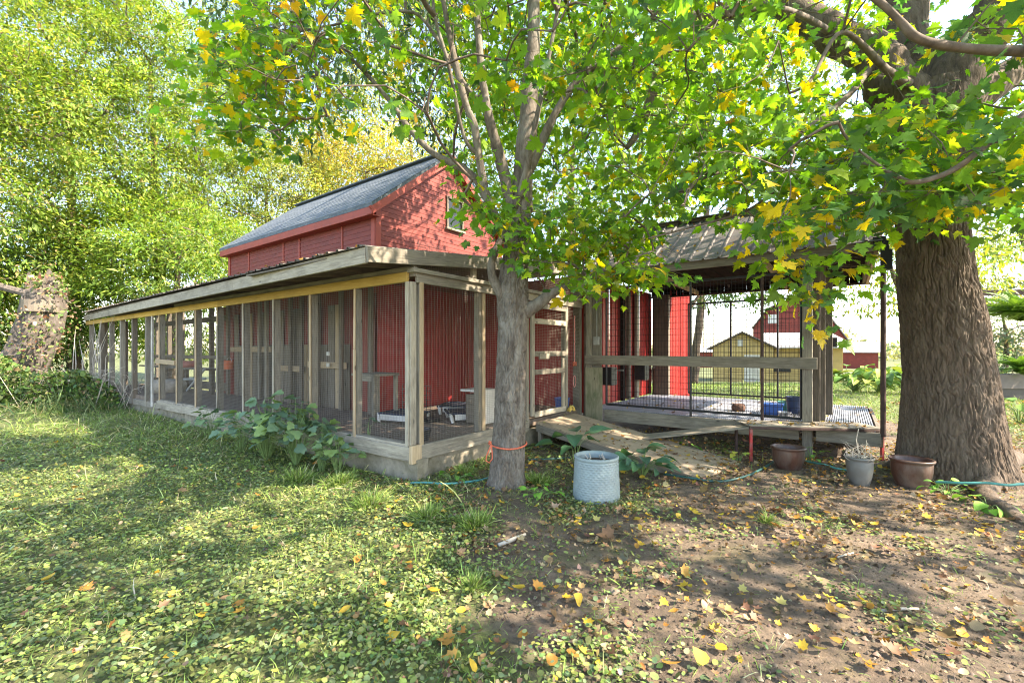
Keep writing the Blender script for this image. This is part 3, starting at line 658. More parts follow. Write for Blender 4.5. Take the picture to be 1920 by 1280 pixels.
MAPLE2 = fan(mirror([(0, 0), (.34, -.10), (.28, .10), (.68, .32), (.36, .38), (.42, .68), (.18, .62), (0, 1.04)]), fold=-.15, droop=.25)
OVAL = fan(mirror([(0, 0), (.24, .18), (.30, .45), (.18, .8), (0, 1)]), fold=.15, droop=.1)
LEAFLET = (np.array([(0, 0, 0), (.17, .42, .03), (0, 1, -.08), (-.17, .42, .03)], float), np.array([(0, 1, 2), (0, 2, 3)]))
ROUND = fan([(math.sin(a)*.5, .5-.5*math.cos(a)) for a in np.linspace(0, 2*math.pi, 8)[:-1]], cup=.25, c=(0, .5))
CURL = fan(mirror([(0, 0), (.28, .15), (.34, .45), (.2, .8), (0, 1)]), cup=.9, fold=.3)
CURLM = fan(mirror([(0, 0), (.26, -.08), (.30, .08), (.6, .26), (.38, .38), (.42, .62), (.18, .62), (0, 1.0)]), cup=.55, fold=.15)

def jit(c, n, s=.18):
    c = np.array(c)[None]*np.exp(rng.normal(0, s, (n, 1)))*np.exp(rng.normal(0, s*.35, (n, 3))); return np.clip(c, 0, 1)
def pick(pal, wts, n, s=.18):
    k = rng.choice(len(pal), n, p=np.array(wts)/sum(wts)); c = np.array(pal)[k]
    return np.clip(c*np.exp(rng.normal(0, s, (n, 1)))*np.exp(rng.normal(0, s*.3, (n, 3))), 0, 1), k

def limb_mb(m, pts, n=12, sub=4, rough=.04, seed=0):
    """a tapered limb through (point, radius) stations, smoothed, with a bumpy skin"""
    P = [Vector(p) for p, r in pts]; Rr = [r for p, r in pts]; out = []; ro = []
    for i in range(len(P)-1):
        p0 = P[max(i-1, 0)]; p1 = P[i]; p2 = P[i+1]; p3 = P[min(i+2, len(P)-1)]
        for k in range(sub):
            t = k/sub; q = .5*((2*p1)+(p2-p0)*t+(2*p0-5*p1+4*p2-p3)*t*t+(3*p1-p0-3*p2+p3)*t**3)
            r = Rr[i]*(1-t)+Rr[i+1]*t; q = q+Vector((noise.noise(q*2.3+Vector((seed, 0, 0))), noise.noise(q*2.3+Vector((0, seed+9, 0))), 0))*r*.6*rough*10
            out.append(q); ro.append(r*(1+rough*3*noise.noise(q*7)))
    out.append(P[-1]); ro.append(Rr[-1]); m.tube(out, ro, n); return out
def px(*st): return [(pt(u, v, D), w*.5*D/FPX) for u, v, D, w in st]

def bark_trunk(name, stations, mat, parent, nseg, dz, freq, amp, seed=0, flare=None):
    """trunk with real furrows: stations = (x, y, z, radius)"""
    st = np.array(stations, float); zs = np.arange(st[0, 2], st[-1, 2], dz)
    cx, cy, rr = (np.interp(zs, st[:, 2], st[:, i]) for i in (0, 1, 3))
    th = np.linspace(0, 2*math.pi, nseg, endpoint=False); V = []
    for z_, x, y, r in zip(zs, cx, cy, rr):
        for t in th:
            c_, s_ = math.cos(t), math.sin(t); rad_ = r
            if flare: rad_ += flare(t, z_)
            q = Vector((c_*r*freq, s_*r*freq, z_*freq*.21+seed))
            w1 = noise.noise(Vector((q.x*.35, q.y*.35, q.z*1.2)))*.8
            q2 = Vector((q.x+w1, q.y+w1, q.z))
            a = abs(noise.noise(q2)); b = abs(noise.noise(q2*2.1+Vector((5, 3, 1))))
            g = noise.noise(Vector((c_*1.5, s_*1.5, z_*.8+seed)))
            d = amp*(min(1, a*4.5)*1.1+min(1, b*3.5)*.6-1.1)+r*.05*g
            V.append((x+c_*(rad_+d), y+s_*(rad_+d), z_))
    n = len(zs); i = np.arange(n-1)[:, None]; j = np.arange(nseg)[None]
    F = np.stack([i*nseg+j, i*nseg+(j+1) % nseg, (i+1)*nseg+(j+1) % nseg, (i+1)*nseg+j], -1).reshape(-1, 4)
    return link(name, npmesh(name, np.array(V), F, True), mat, parent)

def grow(nodes, roots, rootr):
    """connect every node to the nearest one closer to the wood; returns parents and radii"""
    A = np.vstack([roots, nodes]); nr = len(roots)
    d0 = np.min(np.linalg.norm(nodes[:, None]-roots[None], axis=2), 1)
    order = np.argsort(d0); par = -np.ones(len(A), int); placed = np.zeros(len(A), bool); placed[:nr] = True
    D0 = np.concatenate([np.zeros(nr), d0])
    for k in order:
        i = nr+k; dd = np.linalg.norm(A-A[i], axis=1); cost = dd+.35*D0; cost[~placed] = 1e9
        par[i] = int(np.argmin(cost)); placed[i] = True
    cnt = np.ones(len(A))
    for k in order[::-1]:
        i = nr+k; cnt[par[i]] += cnt[i]
    return A, par, cnt, nr
def branch_mesh(name, A, par, cnt, nr, mat, parent, r0=.0035, n=4, maxr=.05, sag=.06):
    m = MB()
    for i in range(nr, len(A)):
        a = Vector(A[par[i]]); b = Vector(A[i]); L = (b-a).length
        if L < 1e-3: continue
        w = Vector(rng.normal(0, .07*L, 3)); md = (a+b)/2+w+Vector((0, 0, sag*L)); q1 = a.lerp(md, .55)+w*.2; 
        ra = min(maxr, r0*cnt[i]**.5); rb = min(maxr, r0*max(1, cnt[i]-1)**.5*.85)
        m.tube([a, q1, md, b], [ra, ra*.97, (ra+rb)/2, rb], n if ra < .02 else 7, cap=False)
    return m.build(name, mat, parent, smooth=True, kind='stuff')

# the lowest photo row that the near canopy may reach in each photo column
EDGE = np.array([(-3000, -900), (250, -60), (330, 5), (372, 20), (376, 180), (400, 255), (430, 290), (560, 300), (600, 290), (640, 215), (690, 255), (760, 262), (800, 268), (838, 290), (856, 395), (900, 425), (950, 500), (1000, 515), (1060, 550), (1110, 590), (1170, 565), (1210, 535), (1245, 490), (1262, 425), (1400, 428), (1480, 455), (1560, 440), (1650, 425), (1700, 395), (1800, 415), (1850, 455), (1920, 470), (2300, 500), (4000, 620)])
def edge(u): return np.interp(u, EDGE[:, 0], EDGE[:, 1])
def inside_build(P):
    x, y, z_ = P.T
    b = (x > -13.2) & (x < -6.2) & (y > 4.4) & (y < 9.2) & (z_ < 5.9)
    r_ = (x > -4.6) & (x < .8) & (y > 7.2) & (y < 11.6) & (z_ < 4.35)
    k = (x > -19) & (x < -3.75) & (y > 2.7) & (y < 8) & (z_ < 3.1)
    return b | r_ | k
def crown_nodes(n, c, r, shell=.45, low=None, cut=True, mind=2.0):
    out = []
    while len(out) < n:
        q = rng.normal(0, 1, (4000, 3)); q /= np.linalg.norm(q, axis=1, keepdims=True)
        q *= (shell+(1-shell)*rng.random((4000, 1))**.6); P = np.array(c)+q*np.array(r)
        ok = ~inside_build(P)
        if low is not None: ok &= P[:, 2] > low
        if cut:
            u, v, D = proj(P); vis = D > .3
            ok &= ~(vis & (v+ FPX*.10/np.maximum(D, .3) > edge(u)) & (u > -400) & (u < 2300))
            ok &= ~(vis & (D < mind) & (u > -300) & (u < 2250) & (v > -300))
            ok &= ~((np.hypot(P[:, 0], P[:, 1]) < 1.8))
            ok &= ~((u > 815) & (u < 1110) & (v < 400) & (v > -60) & (D < 5.15) & (D > 0) & (rng.random(len(P)) < .55))
            ok &= ~((u > 1440) & (u < 1900) & (v < 200) & (v > -60) & (D < 5.3) & (D > 0) & (rng.random(len(P)) < .55))
        for p in P[ok][:n-len(out)]: out.append(p)
    return np.array(out)

GREENS = [(.17, .34, .035), (.12, .26, .040), (.075, .19, .075), (.32, .45, .035), (.62, .47, .025), (.60, .32, .03)]
def leaf_spray(nodes, dirs, per, rad_, size, tilt=.45):
    n = len(nodes)*per; base = np.repeat(nodes, per, 0); dd = np.repeat(dirs, per, 0)
    dd[:, 2] *= .35; dd += 1e-3; dd /= np.linalg.norm(dd, axis=1, keepdims=True)
    side = np.cross(dd, [0, 0, 1.0]); side /= np.maximum(np.linalg.norm(side, axis=1, keepdims=True), 1e-3)
    a = rng.uniform(-.5, 1.0, (n, 1)); b = rng.normal(0, .5, (n, 1))
    off = dd*a*rad_+side*b*rad_+np.array([0, 0, 1.0])*(rng.normal(0, .18, (n, 1))-.12*a*a)*rad_
    P = base+off
    out = off+rng.normal(0, .35*rad_, (n, 3)); out[:, 2] = -np.abs(out[:, 2])*.5-.25*rad_
    nn = np.tile([0, 0, 1.0], (n, 1))+rng.normal(0, tilt, (n, 3)); nn[:, :2] += .15*np.array([sdir.x, sdir.y])
    return P, basis(out, nn), size*np.exp(rng.normal(0, .22, n)), base

leaf_meshes = {}
BOUGH = m_plain('bough_bark', (.13, .098, .078), .9, .4, 14, b=.8, dirt=(.24, .20, .17), dirt_amt=.7, bd=.006)
def palette_mesh(T, pal, nm):
    ms = []
    for c in pal:
        me = npmesh(nm, T[0], T[1]); setcol(me, np.tile(c, (len(T[0]), 1))); ms.append(me)
    return ms
GAPS = [(100, 905, .8), (330, 860, .8), (430, 980, .45), (60, 780, 1.5), (640, 935, .75), (600, 1065, .55), (700, 1010, .4), (820, 1115, .4), (1300, 1010, .4), (1240, 1140, .35), (1590, 1010, .45), (1880, 1120, .4), (1400, 1210, .45), (1150, 1250, .4), (560, 775, 1.3), (780, 800, .5), (1600, 780, 1.5), (150, 800, 1.2), (1750, 1230, .35)]
def sun_gap(P):
    '''leaves left out towards the sun, so that broad patches of ground are lit'''
    q = P[:, :2]-np.array([sdir.x, sdir.y])/sdir.z*P[:, 2:3]; out = np.zeros(len(P), bool)
    for u, v, r in GAPS:
        g = gp(u, v); dx = q[:, 0]-g.x; dy = q[:, 1]-g.y; a = dx*math.cos(SUN_AZ)+dy*math.sin(SUN_AZ); b = -dx*math.sin(SUN_AZ)+dy*math.cos(SUN_AZ)
        out |= ((a/(r*1.3))**2+(b/(r*.8))**2+.35*np.sin(7*a+3*b) < 1) & (rng.random(len(P)) < .94)
    g3 = np.column_stack([q, np.zeros(len(q))]); u, v, D = proj(g3); out |= (D > 1) & (u < 640) & (v > 745) & (rng.random(len(P)) < .38)
    return out
def maple_tree(label, group_center, crowns, root_pts, trunk_fn, size, wts_fn, base, r0, extra=None, per=27):
    """nodes inside the crowns, wood between them, leaves round every node"""
    t = thing('maple_tree', label, 'tree', base)
    trunk_fn(t)
    nodes = np.vstack([crown_nodes(*c[0], **c[1]) for c in crowns]+([extra] if extra is not None else []))
    A, par, cnt, nr = grow(nodes, root_pts, None)
    branch_mesh('branches', A, par, cnt, nr, TWIG, t, r0)
    d = A[nr:]-A[par[nr:]]
    P, R, sz, bs_ = leaf_spray(A[nr:], d, per, .40, size)
    u, v, D = proj(P)
    bad = inside_build(P+np.array([0, 0, .15])) | ((v+sz*FPX/np.maximum(D, .3)*.45 > edge(u)+14) & (D > .3) & (u > -200) & (u < 2100))
    if extra is not None: bad &= ~np.repeat(np.arange(len(nodes)) >= len(nodes)-len(extra), per)
    bad |= (D > 0) & (np.hypot(P[:, 0], P[:, 1]) < 1.7) | ((D > .3) & (D < 1.9) & (u > -100) & (u < 2050) & (v > -150))
    bad |= sun_gap(P)
    P, R, sz, bs_, u, v, D = (q[~bad] for q in (P, R, sz, bs_, u, v, D))
    wt = wts_fn(u, v, D, P); k = np.array([rng.choice(len(GREENS), p=w) for w in wt])
    col = np.array(GREENS)[k]*np.exp(rng.normal(0, .2, (len(P), 1)))*np.exp(rng.normal(0, .07, (len(P), 3)))
    vis = (D > 1) & (u > 0) & (u < 1920) & (v > 0) & (v < 1280)
    app = np.where(vis, sz/np.maximum(D, .5), 0); top = np.argsort(-app)[:300]; mask = np.zeros(len(P), bool); mask[top] = True
    if 'm' not in leaf_meshes: leaf_meshes['m'] = palette_mesh(MAPLE, GREENS, 'maple_leaf')+palette_mesh(MAPLE_B, GREENS, 'maple_leaf')+palette_mesh(MAPLE_C, GREENS, 'maple_leaf')
    for i in top:
        M = Matrix(np.vstack([np.column_stack([R[i]*sz[i], P[i]]), [0, 0, 0, 1]]).tolist())
        link('leaf', leaf_meshes['m'][k[i]+6*int(rng.integers(3))], LEAF, t, M)
    rest = ~mask; var = rng.integers(0, 3, len(P)); near = (D < 7) & vis
    for T, sel in ((MAPLE, rest & near & (var == 0)), (MAPLE_B, rest & near & (var == 1)), (MAPLE_C, rest & near & (var == 2)), (MAPLE2, rest & ~near)):
        scatter('crown', T, P[sel], R[sel], sz[sel], col[sel], LEAF, t)
    m = MB(); nearst = np.where(vis & (D < 6.5))[0]                 # leaf stalks and twiglets
    q = nearst[::2][:12000]
    if len(q):
        a = bs_[q]; b = P[q]; ax = b-a; ax /= np.maximum(np.linalg.norm(ax, axis=1, keepdims=True), 1e-4)
        s = np.cross(ax, [0, 0, 1.0]); s /= np.maximum(np.linalg.norm(s, axis=1, keepdims=True), 1e-4); w = np.cross(ax, s)
        V = []
        for E, r_ in ((a, .0018), ((a+b)/2+np.array([0, 0, .02]), .0014), (b, .0009)):
            for cc, ss in ((1, 0), (-.5, .87), (-.5, -.87)): V.append(E+s*cc*r_+w*ss*r_)
        V = np.stack(V, 1); F0 = np.array([(0, 1, 4, 3), (1, 2, 5, 4), (2, 0, 3, 5), (3, 4, 7, 6), (4, 5, 8, 7), (5, 3, 6, 8)])
        FF = (F0[None]+(np.arange(len(q))*9)[:, None, None]).reshape(-1, 4)
        link('twigs', npmesh('twigs', V.reshape(-1, 3), FF), TWIG, t, kind='stuff')
    return t, len(P)

# ---------------------------------------------------------------- small maple in front of the kennel
sb = gp(950, 908)
def small_trunk(t):
    xs = [(948, 912, 78), (950, 890, 70), (952, 850, 66), (956, 780, 61), (958, 700, 59), (961, 620, 59), (961, 575, 62), (961, 545, 62), (963, 515, 56), (967, 480, 50), (972, 430, 48), (976, 380, 46)]
    st = []
    for u, v, w in xs:
        p = pt(u, v, 5.0); st.append((p.x, p.y, p.z, w*.465*5/FPX))
    st[0] = (st[0][0], st[0][1], -.08, st[0][3]*1.12)
    bark_trunk('trunk', st, BARKG, t, 200, .008, 36, .012, 3)
    m = MB()
    for k, L in enumerate(limbs_small): limb_mb(m, L, 10, 5, .03, k)
    m.build('limbs', BARKG, t, smooth=True)
limbs_small = [
    px((977, 395, 5, 44), (982, 320, 5, 38), (988, 250, 5, 38), (994, 160, 5.05, 30), (1001, 67, 5.1, 24), (1003, -40, 5.2, 20), (1010, -250, 5.3, 12)),
    px((972, 430, 5, 26), (955, 380, 4.95, 22), (943, 310, 4.9, 19), (917, 225, 4.8, 18), (905, 150, 4.8, 15), (896, 50, 4.8, 12), (890, -80, 4.8, 9)),
    px((966, 470, 4.98, 20), (935, 420, 4.9, 18), (914, 375, 4.85, 16), (898, 290, 4.8, 14), (889, 235, 4.75, 15), (873, 195, 4.7, 13), (857, 130, 4.7, 12), (840, 50, 4.7, 10), (822, -60, 4.7, 7)),
    px((935, 420, 4.9, 16), (900, 347, 4.9, 15), (867, 316, 4.9, 14), (813, 288, 4.9, 12), (767, 240, 5.0, 11), (733, 193, 5.0, 9), (690, 143, 5.0, 7), (640, 97, 5.0, 5), (560, 70, 5, 3)),
    px((965, 390, 4.9, 14), (985, 330, 4.8, 13), (1000, 253, 4.7, 11), (1015, 180, 4.7, 9), (1027, 117, 4.7, 8), (1045, 20, 4.7, 7), (1060, -80, 4.7, 5)),
    px((985, 330, 5, 22), (1010, 280, 5, 18), (1040, 217, 4.95, 15), (1090, 143, 4.9, 12), (1157, 93, 4.9, 9), (1225, 30, 4.9, 7), (1290, -50, 4.9, 5)),
    px((955, 570, 4.98, 30), (934, 540, 4.92, 20), (922, 512, 4.88, 16), (926, 478, 4.87, 14), (944, 440, 4.92, 12)),
    px((968, 590, 5.0, 40), (1005, 572, 4.95, 24), (1030, 552, 4.9, 20), (1055, 540, 4.85, 15), (1100, 520, 4.7, 9), (1170, 490, 4.6, 6), (1225, 470, 4.6, 3)),
    px((898, 290, 4.8, 9), (870, 255, 4.75, 8), (840, 120, 4.6, 7), (815, 30, 4.6, 6), (810, -60, 4.6, 5)),
    px((905, 180, 4.8, 9), (880, 170, 4.8, 8), (800, 45, 4.9, 6), (760, 22, 4.9, 6), (700, 28, 4.9, 5), (640, 44, 5, 4), (560, 60, 5, 3)),
]
root_s = np.array([p for L in limbs_small for p, r in L[1:]])
def wts_small(u, v, D, P):
    n = len(u); w = np.tile([.50, .28, .06, .11, .04, .01], (n, 1))
    yl = (u > 380) & (u < 660) & (v < 320); w[yl] = [.36, .24, .10, .14, .13, .03]
    lo = (u > 1050) & (u < 1250) & (v > 440); w[lo] = [.40, .10, .02, .28, .20, .0]
    return w/w.sum(1, keepdims=True)
def region_nodes(poly, n, d0, d1):
    """points inside a solid angle between two distances"""
    poly = np.array(poly, float); out = []
    lo, hi = poly.min(0), poly.max(0)
    while len(out) < n:
        q = lo+(hi-lo)*rng.random(2); ins = False; j = len(poly)-1
        for i in range(len(poly)):
            if (poly[i, 1] > q[1]) != (poly[j, 1] > q[1]) and q[0] < (poly[j, 0]-poly[i, 0])*(q[1]-poly[i, 1])/(poly[j, 1]-poly[i, 1])+poly[i, 0]: ins = not ins
            j = i
        if ins: out.append(pt(q[0], q[1], rng.uniform(d0, d1)))
    return np.array([tuple(o) for o in out])
ex_s = np.vstack([region_nodes([(1010, 400), (1230, 400), (1225, 500), (1180, 535), (1110, 550), (1050, 520), (1000, 480)], 46, 4.2, 5.2),
                  region_nodes([(905, 385), (1000, 395), (1000, 480), (950, 470), (915, 430)], 9, 4.4, 4.7), region_nodes([(845, 300), (890, 300), (905, 400), (870, 395)], 7, 4.4, 4.9),
                  region_nodes([(400, 60), (640, 30), (640, 200), (560, 270), (430, 270), (385, 180)], 60, 4.0, 5.5)])
t1, n1 = maple_tree('slender grey maple trunk standing close in front of the kennel corner, leafy crown', None,
    [((760, (-2.9, 4.1, 5.7), (3.7, 3.7, 3.3)), dict(shell=.25, low=2.2)), ((110, (-3.6, 3.4, 4.9), (3.0, 2.6, 1.8)), dict(shell=.1, low=2.6)), ((170, (-3.4, 6.0, 6.6), (2.2, 2.6, 1.8)), dict(shell=.0, low=4.5))], root_s, small_trunk, .078, wts_small, (sb.x, sb.y, 0), .0040, ex_s)  # last crown mass is added to shade the barn gable

# ---------------------------------------------------------------- big maple on the right
BT = pt(1794, 900, 5.25)
def big_trunk(t):
    xs = [(1782, 960, 236), (1778, 900, 214), (1774, 850, 196), (1770, 780, 180), (1768, 700, 163), (1757, 600, 150), (1742, 520, 138), (1735, 430, 130), (1732, 350, 132), (1733, 270, 140), (1738, 200, 150), (1742, 165, 140)]
    st = []
    for u, v, w in xs:
        p = pt(u+11, v, 5.25); st.append((p.x, p.y, p.z, w*.40*5.25/FPX))
    st[0] = (st[0][0], st[0][1], -.20, st[0][3])
    roots = [(-1.25, .40, 7), (-.35, .26, 5), (.6, .22, 6), (2.2, .25, 5), (3.4, .16, 6), (-2.3, .10, 6), (4.3, .22, 6)]
    def flare(a, z_):
        s = 0
        for th, amp, sh in roots:
            d = (a-th+math.pi) % (2*math.pi)-math.pi; s += amp*math.exp(-(d*sh*.45)**2)
        return s*math.exp(-max(z_+.05, 0)*5.0)*.5
    bark_trunk('trunk', st, BARK, t, 480, .012, 24, .015, 1, flare)
    m = MB()
    for k, L in enumerate(limbs_big[:4]): limb_mb(m, L, 40, 9, .05, k)
    m.build('limbs', BARK, t, smooth=True)
    m = MB()
    for k, L in enumerate(limbs_big[4:]): limb_mb(m, L, 9, 6, .04, k+20)
    m.build('boughs', BOUGH, t, smooth=True)
    m = MB(); r0 = gp(1800, 905); r1 = gp(1990, 1035)     # surface root running to the right
    limb_mb(m, [(Vector((BT.x+.18, BT.y-.28, .16)), .13), (gp(1850, 935, .02), .10), (gp(1890, 962, 0), .075), (gp(1925, 990, -.02), .055), (gp(1980, 1020, -.06), .04)], 14, 6, .05, 3)
    limb_mb(m, [(Vector((BT.x-.3, BT.y-.1, .15)), .16), (gp(1668, 880, .0), .09), (gp(1640, 884, -.05), .05)], 12, 5, .05, 4)
    limb_mb(m, [(Vector((BT.x+.35, BT.y+.1, .15)), .16), (gp(1900, 860, .03), .11), (gp(1950, 880, -.03), .06)], 12, 5, .05, 5)
    m.build('root', BARK, t, smooth=True)
limbs_big = [
    px((1735, 300, 5.25, 110), (1700, 190, 5.25, 92), (1640, 115, 5.4, 74), (1560, 62, 5.7, 60), (1470, 5, 6.0, 46), (1380, -70, 6.3, 36), (1250, -160, 6.6, 24)),
    px((1740, 300, 5.25, 120), (1775, 180, 5.2, 100), (1822, 90, 5.1, 88), (1885, 5, 5.0, 80), (1960, -120, 4.9, 66), (2050, -300, 4.9, 50), (2150, -500, 5, 30)),
    px((1738, 300, 5.3, 110), (1725, 170, 5.4, 85), (1702, 60, 5.6, 70), (1690, -60, 5.8, 60), (1680, -250, 6, 46), (1650, -500, 6.2, 25)),
    px((1760, 230, 5.3, 70), (1860, 160, 5.6, 56), (1980, 90, 6.0, 44), (2150, 20, 6.5, 32)),
    px((1960, -120, 4.9, 30), (2120, -20, 3.9, 26), (2080, 80, 3.2, 24), (1920, 96, 2.9, 19), (1790, 88, 2.85, 17), (1722, 72, 2.8, 16), (1690, 42, 2.8, 14), (1655, 8, 2.8, 12), (1600, -30, 2.8, 9)),
    px((2150, 20, 6.5, 20), (2100, 140, 4.4, 16), (1960, 195, 3.4, 13), (1920, 215, 3.2, 12), (1850, 272, 3.2, 11), (1785, 320, 3.2, 10), (1712, 342, 3.2, 9), (1665, 322, 3.2, 6), (1610, 282, 3.2, 4)),
    px((1640, 115, 5.4, 16), (1590, 180, 5.0, 10), (1500, 250, 4.6, 8), (1420, 300, 4.4, 7), (1330, 330, 4.3, 5), (1270, 360, 4.2, 3)),
    px((1712, 342, 3.2, 5), (1600, 300, 3.6, 5), (1540, 310, 3.9, 6), (1470, 345, 4.2, 6), (1400, 395, 4.3, 5), (1300, 425, 4.3, 4), (1215, 447, 4.4, 3)),
    px((1560, 62, 5.7, 14), (1480, 20, 4.4, 10), (1400, 20, 4.2, 9), (1340, 40, 4.1, 8), (1290, 95, 4.1, 5)),
    px((1725, 170, 5.4, 22), (1660, 130, 4.6, 14), (1580, 60, 4.2, 8), (1520, 150, 4.0, 6), (1480, 175, 4.0, 5)),
    px((1470, 5, 6.0, 30), (1330, 30, 6.3, 26), (1260, 60, 6.5, 22), (1225, 170, 6.6, 19), (1200, 240, 6.6, 15), (1175, 278, 6.6, 9)),
]
root_b = np.array([p for L in limbs_big for p, r in L[1:]])
def wts_big(u, v, D, P):
    n = len(u); w = np.tile([.46, .26, .09, .12, .06, .01], (n, 1))
    nr_ = (D < 4.3); w[nr_] = [.28, .32, .24, .08, .08, .0]
    lo = (v > 380) & (u < 1650) & (D > .5); w[lo] = [.30, .20, .18, .12, .20, .0]
    return w/w.sum(1, keepdims=True)
ex_b = np.vstack([region_nodes([(1250, 250), (1700, 200), (1900, 240), (1910, 440), (1780, 390), (1650, 400), (1560, 420), (1480, 430), (1400, 405), (1260, 400)], 85, 3.1, 4.6),
                  region_nodes([(1440, 480), (1590, 505), (1580, 515), (1450, 492)], 3, 4.25, 4.4), region_nodes([(1480, 545), (1530, 540), (1540, 560), (1500, 575)], 2, 4.2, 4.3)])
t2, n2 = maple_tree('massive furrowed maple trunk at the right end of the dog run', None,
    [((860, (.6, 6.4, 6.6), (6.0, 5.2, 4.6)), dict(shell=.3, low=2.3)), ((240, (4.5, 4.2, 6.2), (4.8, 5.0, 3.2)), dict(shell=.3, low=3.4)), ((170, (.4, 3.7, 4.3), (3.4, 2.2, 1.7)), dict(shell=.0, low=2.4))],
    root_b, big_trunk, .092, wts_big, (BT.x, BT.y, 0), .0040, ex_b)
# dead reddish leaves on the low bough
print('maple leaves', n1, n2)

# ---------------------------------------------------------------- trees in the background
def far_tree(name, label, base, crown, n_cl, per, size, pal, wts, clr=.9, group=None, trunk_r=.25, trunk_top=None, T=LEAFLET, cut=None, droop=.6, bark=None):
    cx, cy, cz, rx, ry, rz = crown; t = thing(name, label, 'tree', base, group)
    q = rng.normal(0, 1, (n_cl*4, 3)); q /= np.linalg.norm(q, axis=1, keepdims=True); q *= (.35+.65*rng.random((len(q), 1))**.45)
    lump = np.array([1+.22*noise.noise(Vector(p)*2.2+Vector((cx, cy, 0))) for p in q])[:, None]
    N = np.array([cx, cy, cz])+q*lump*np.array([rx, ry, rz])
    ok = (N[:, 2] > .5) & ~inside_build(N)
    if cut is not None: ok &= cut(N)
    N = N[ok][:n_cl]
    tt = trunk_top or (cz+rz*.3); k = 7
    tr = [(Vector((base[0]+(cx-base[0])*s+.25*math.sin(3*s+cx), base[1]+(cy-base[1])*s, base[2]-.1+(tt-base[2])*s)), trunk_r*(1-.75*s)) for s in np.linspace(0, 1, k)]
    m = MB(); limb_mb(m, tr, 12, 4, .06, 2); m.build('trunk', bark or BARK, t, smooth=True)
    roots = np.array([tuple(p) for p, r in tr[2:]])
    A, par, cnt, nr = grow(N[::3], roots, None); branch_mesh('branches', A, par, cnt, nr, TWIG, t, .012, 4, trunk_r*.5)
    n = len(N)*per; P = np.repeat(N, per, 0); outd = np.repeat(N-np.array([cx, cy, cz-rz*.5]), per, 0); outd /= np.linalg.norm(outd, axis=1, keepdims=True)
    off = rng.normal(0, 1, (n, 3))*np.array([1, 1, .55])*clr*.42; lx = np.linalg.norm(off, axis=1)
    P = P+off; P[:, 2] -= .25*lx*droop
    d = outd*.6+off/clr*.6+rng.normal(0, .45, (n, 3)); d[:, 2] -= droop
    nn = np.tile([0, 0, 1.0], (n, 1))+rng.normal(0, .38, (n, 3))+outd*.55
    col, _ = pick(pal, wts, n, .2); col *= np.exp(np.repeat(rng.normal(0, .18, len(N)), per))[:, None]
    if cut is not None:
        g_ = cut(P); P, d, nn, col = P[g_], d[g_], nn[g_], col[g_]
    ok = ~inside_build(P) & ~sun_gap(P); P, d, nn, col = P[ok], d[ok], nn[ok], col[ok]
    scatter('crown', T, P, basis(d, nn), size*np.exp(rng.normal(0, .25, len(P))), np.clip(col, 0, 1), LEAFB, t)
    return t
YG = [(.20, .30, .05), (.13, .23, .04), (.31, .36, .09), (.08, .15, .032), (.34, .25, .14)]
PALE = [(.24, .30, .10), (.16, .22, .07), (.36, .38, .12), (.09, .14, .04)]
YEL = [(.45, .38, .08), (.34, .33, .07), (.20, .24, .05), (.50, .34, .08)]
DK = [(.05, .10, .03), (.08, .15, .035), (.12, .20, .04), (.03, .07, .025)]
def G(u, D, z=0): p = pt(u, 655, D); return (p.x, p.y, float(hz(p.x, p.y))-.05)
def crown_at(u, v, D, r): p = pt(u, v, D); return (p.x, p.y, p.z)+r
nokennel = lambda P: ~((P[:, 0] > -19.5) & (P[:, 1] < 5.6) & (P[:, 1] > 1.0) & (P[:, 2] < 3.2))
gl = 'tall trees behind the left end of the kennel'
far_tree('leafy_tree', 'broad bright yellow-green tree filling the upper left behind the stump', G(140, 17.5), crown_at(130, 260, 17.5, (4.6, 4.6, 7.2)), 560, 130, .15, YG, [.36, .25, .26, .1, .03], .72, gl, cut=nokennel)
far_tree('leafy_tree', 'second bright green tree with trunk showing above the kennel roof end', G(300, 20), crown_at(285, 210, 19.5, (4.0, 4.5, 7.5)), 520, 130, .15, YG, [.40, .28, .22, .1, .0], .72, gl, cut=nokennel)
far_tree('leafy_tree', 'yellow-green tree cut by the left edge of the photo', G(-120, 15), crown_at(-60, 330, 15, (3.6, 3.6, 6.2)), 300, 130, .16, YG, [.35, .25, .22, .1, .08], 1.0, gl, cut=nokennel)
far_tree('leafy_tree', 'low dense green tree directly above the left roof end of the kennel', G(330, 17.5), crown_at(330, 520, 17.5, (4.2, 3.0, 3.1)), 220, 130, .16, YG, [.35, .35, .15, .15, .0], .9, gl, cut=nokennel)
far_tree('leafy_tree', 'low dark green tree right behind the dead stump', G(60, 17), crown_at(50, 560, 17, (4.0, 3.0, 2.8)), 200, 120, .16, DK+[(.3, .22, .1)], [.25, .35, .25, .1, .05], .9, gl, cut=nokennel)
far_tree('leafy_tree', 'pale grey-green tree rising behind the left end of the red barn', G(500, 24), crown_at(500, 400, 24, (4.2, 4.2, 4.6)), 280, 130, .19, PALE, [.4, .2, .3, .1], 1.1)
far_tree('leafy_tree', 'yellow autumn tree behind the ridge of the red barn', G(700, 27), crown_at(690, 350, 27, (5.2, 4.6, 3.3)), 210, 120, .2, YEL, [.35, .3, .25, .1], 1.2)
far_tree('leafy_tree', 'tall pale tree half hidden behind the maple crown above the barn', G(800, 33), crown_at(760, 190, 31, (7, 5, 8)), 200, 80, .30, PALE+YEL[:1], [.3, .25, .2, .15, .1], 1.5)
far_tree('leafy_tree', 'bright green tree seen between the two maples above the run roof', G(1080, 20), crown_at(1080, 290, 20, (5.2, 4.5, 5.6)), 260, 80, .22, YG, [.4, .3, .2, .1, .0], 1.1)
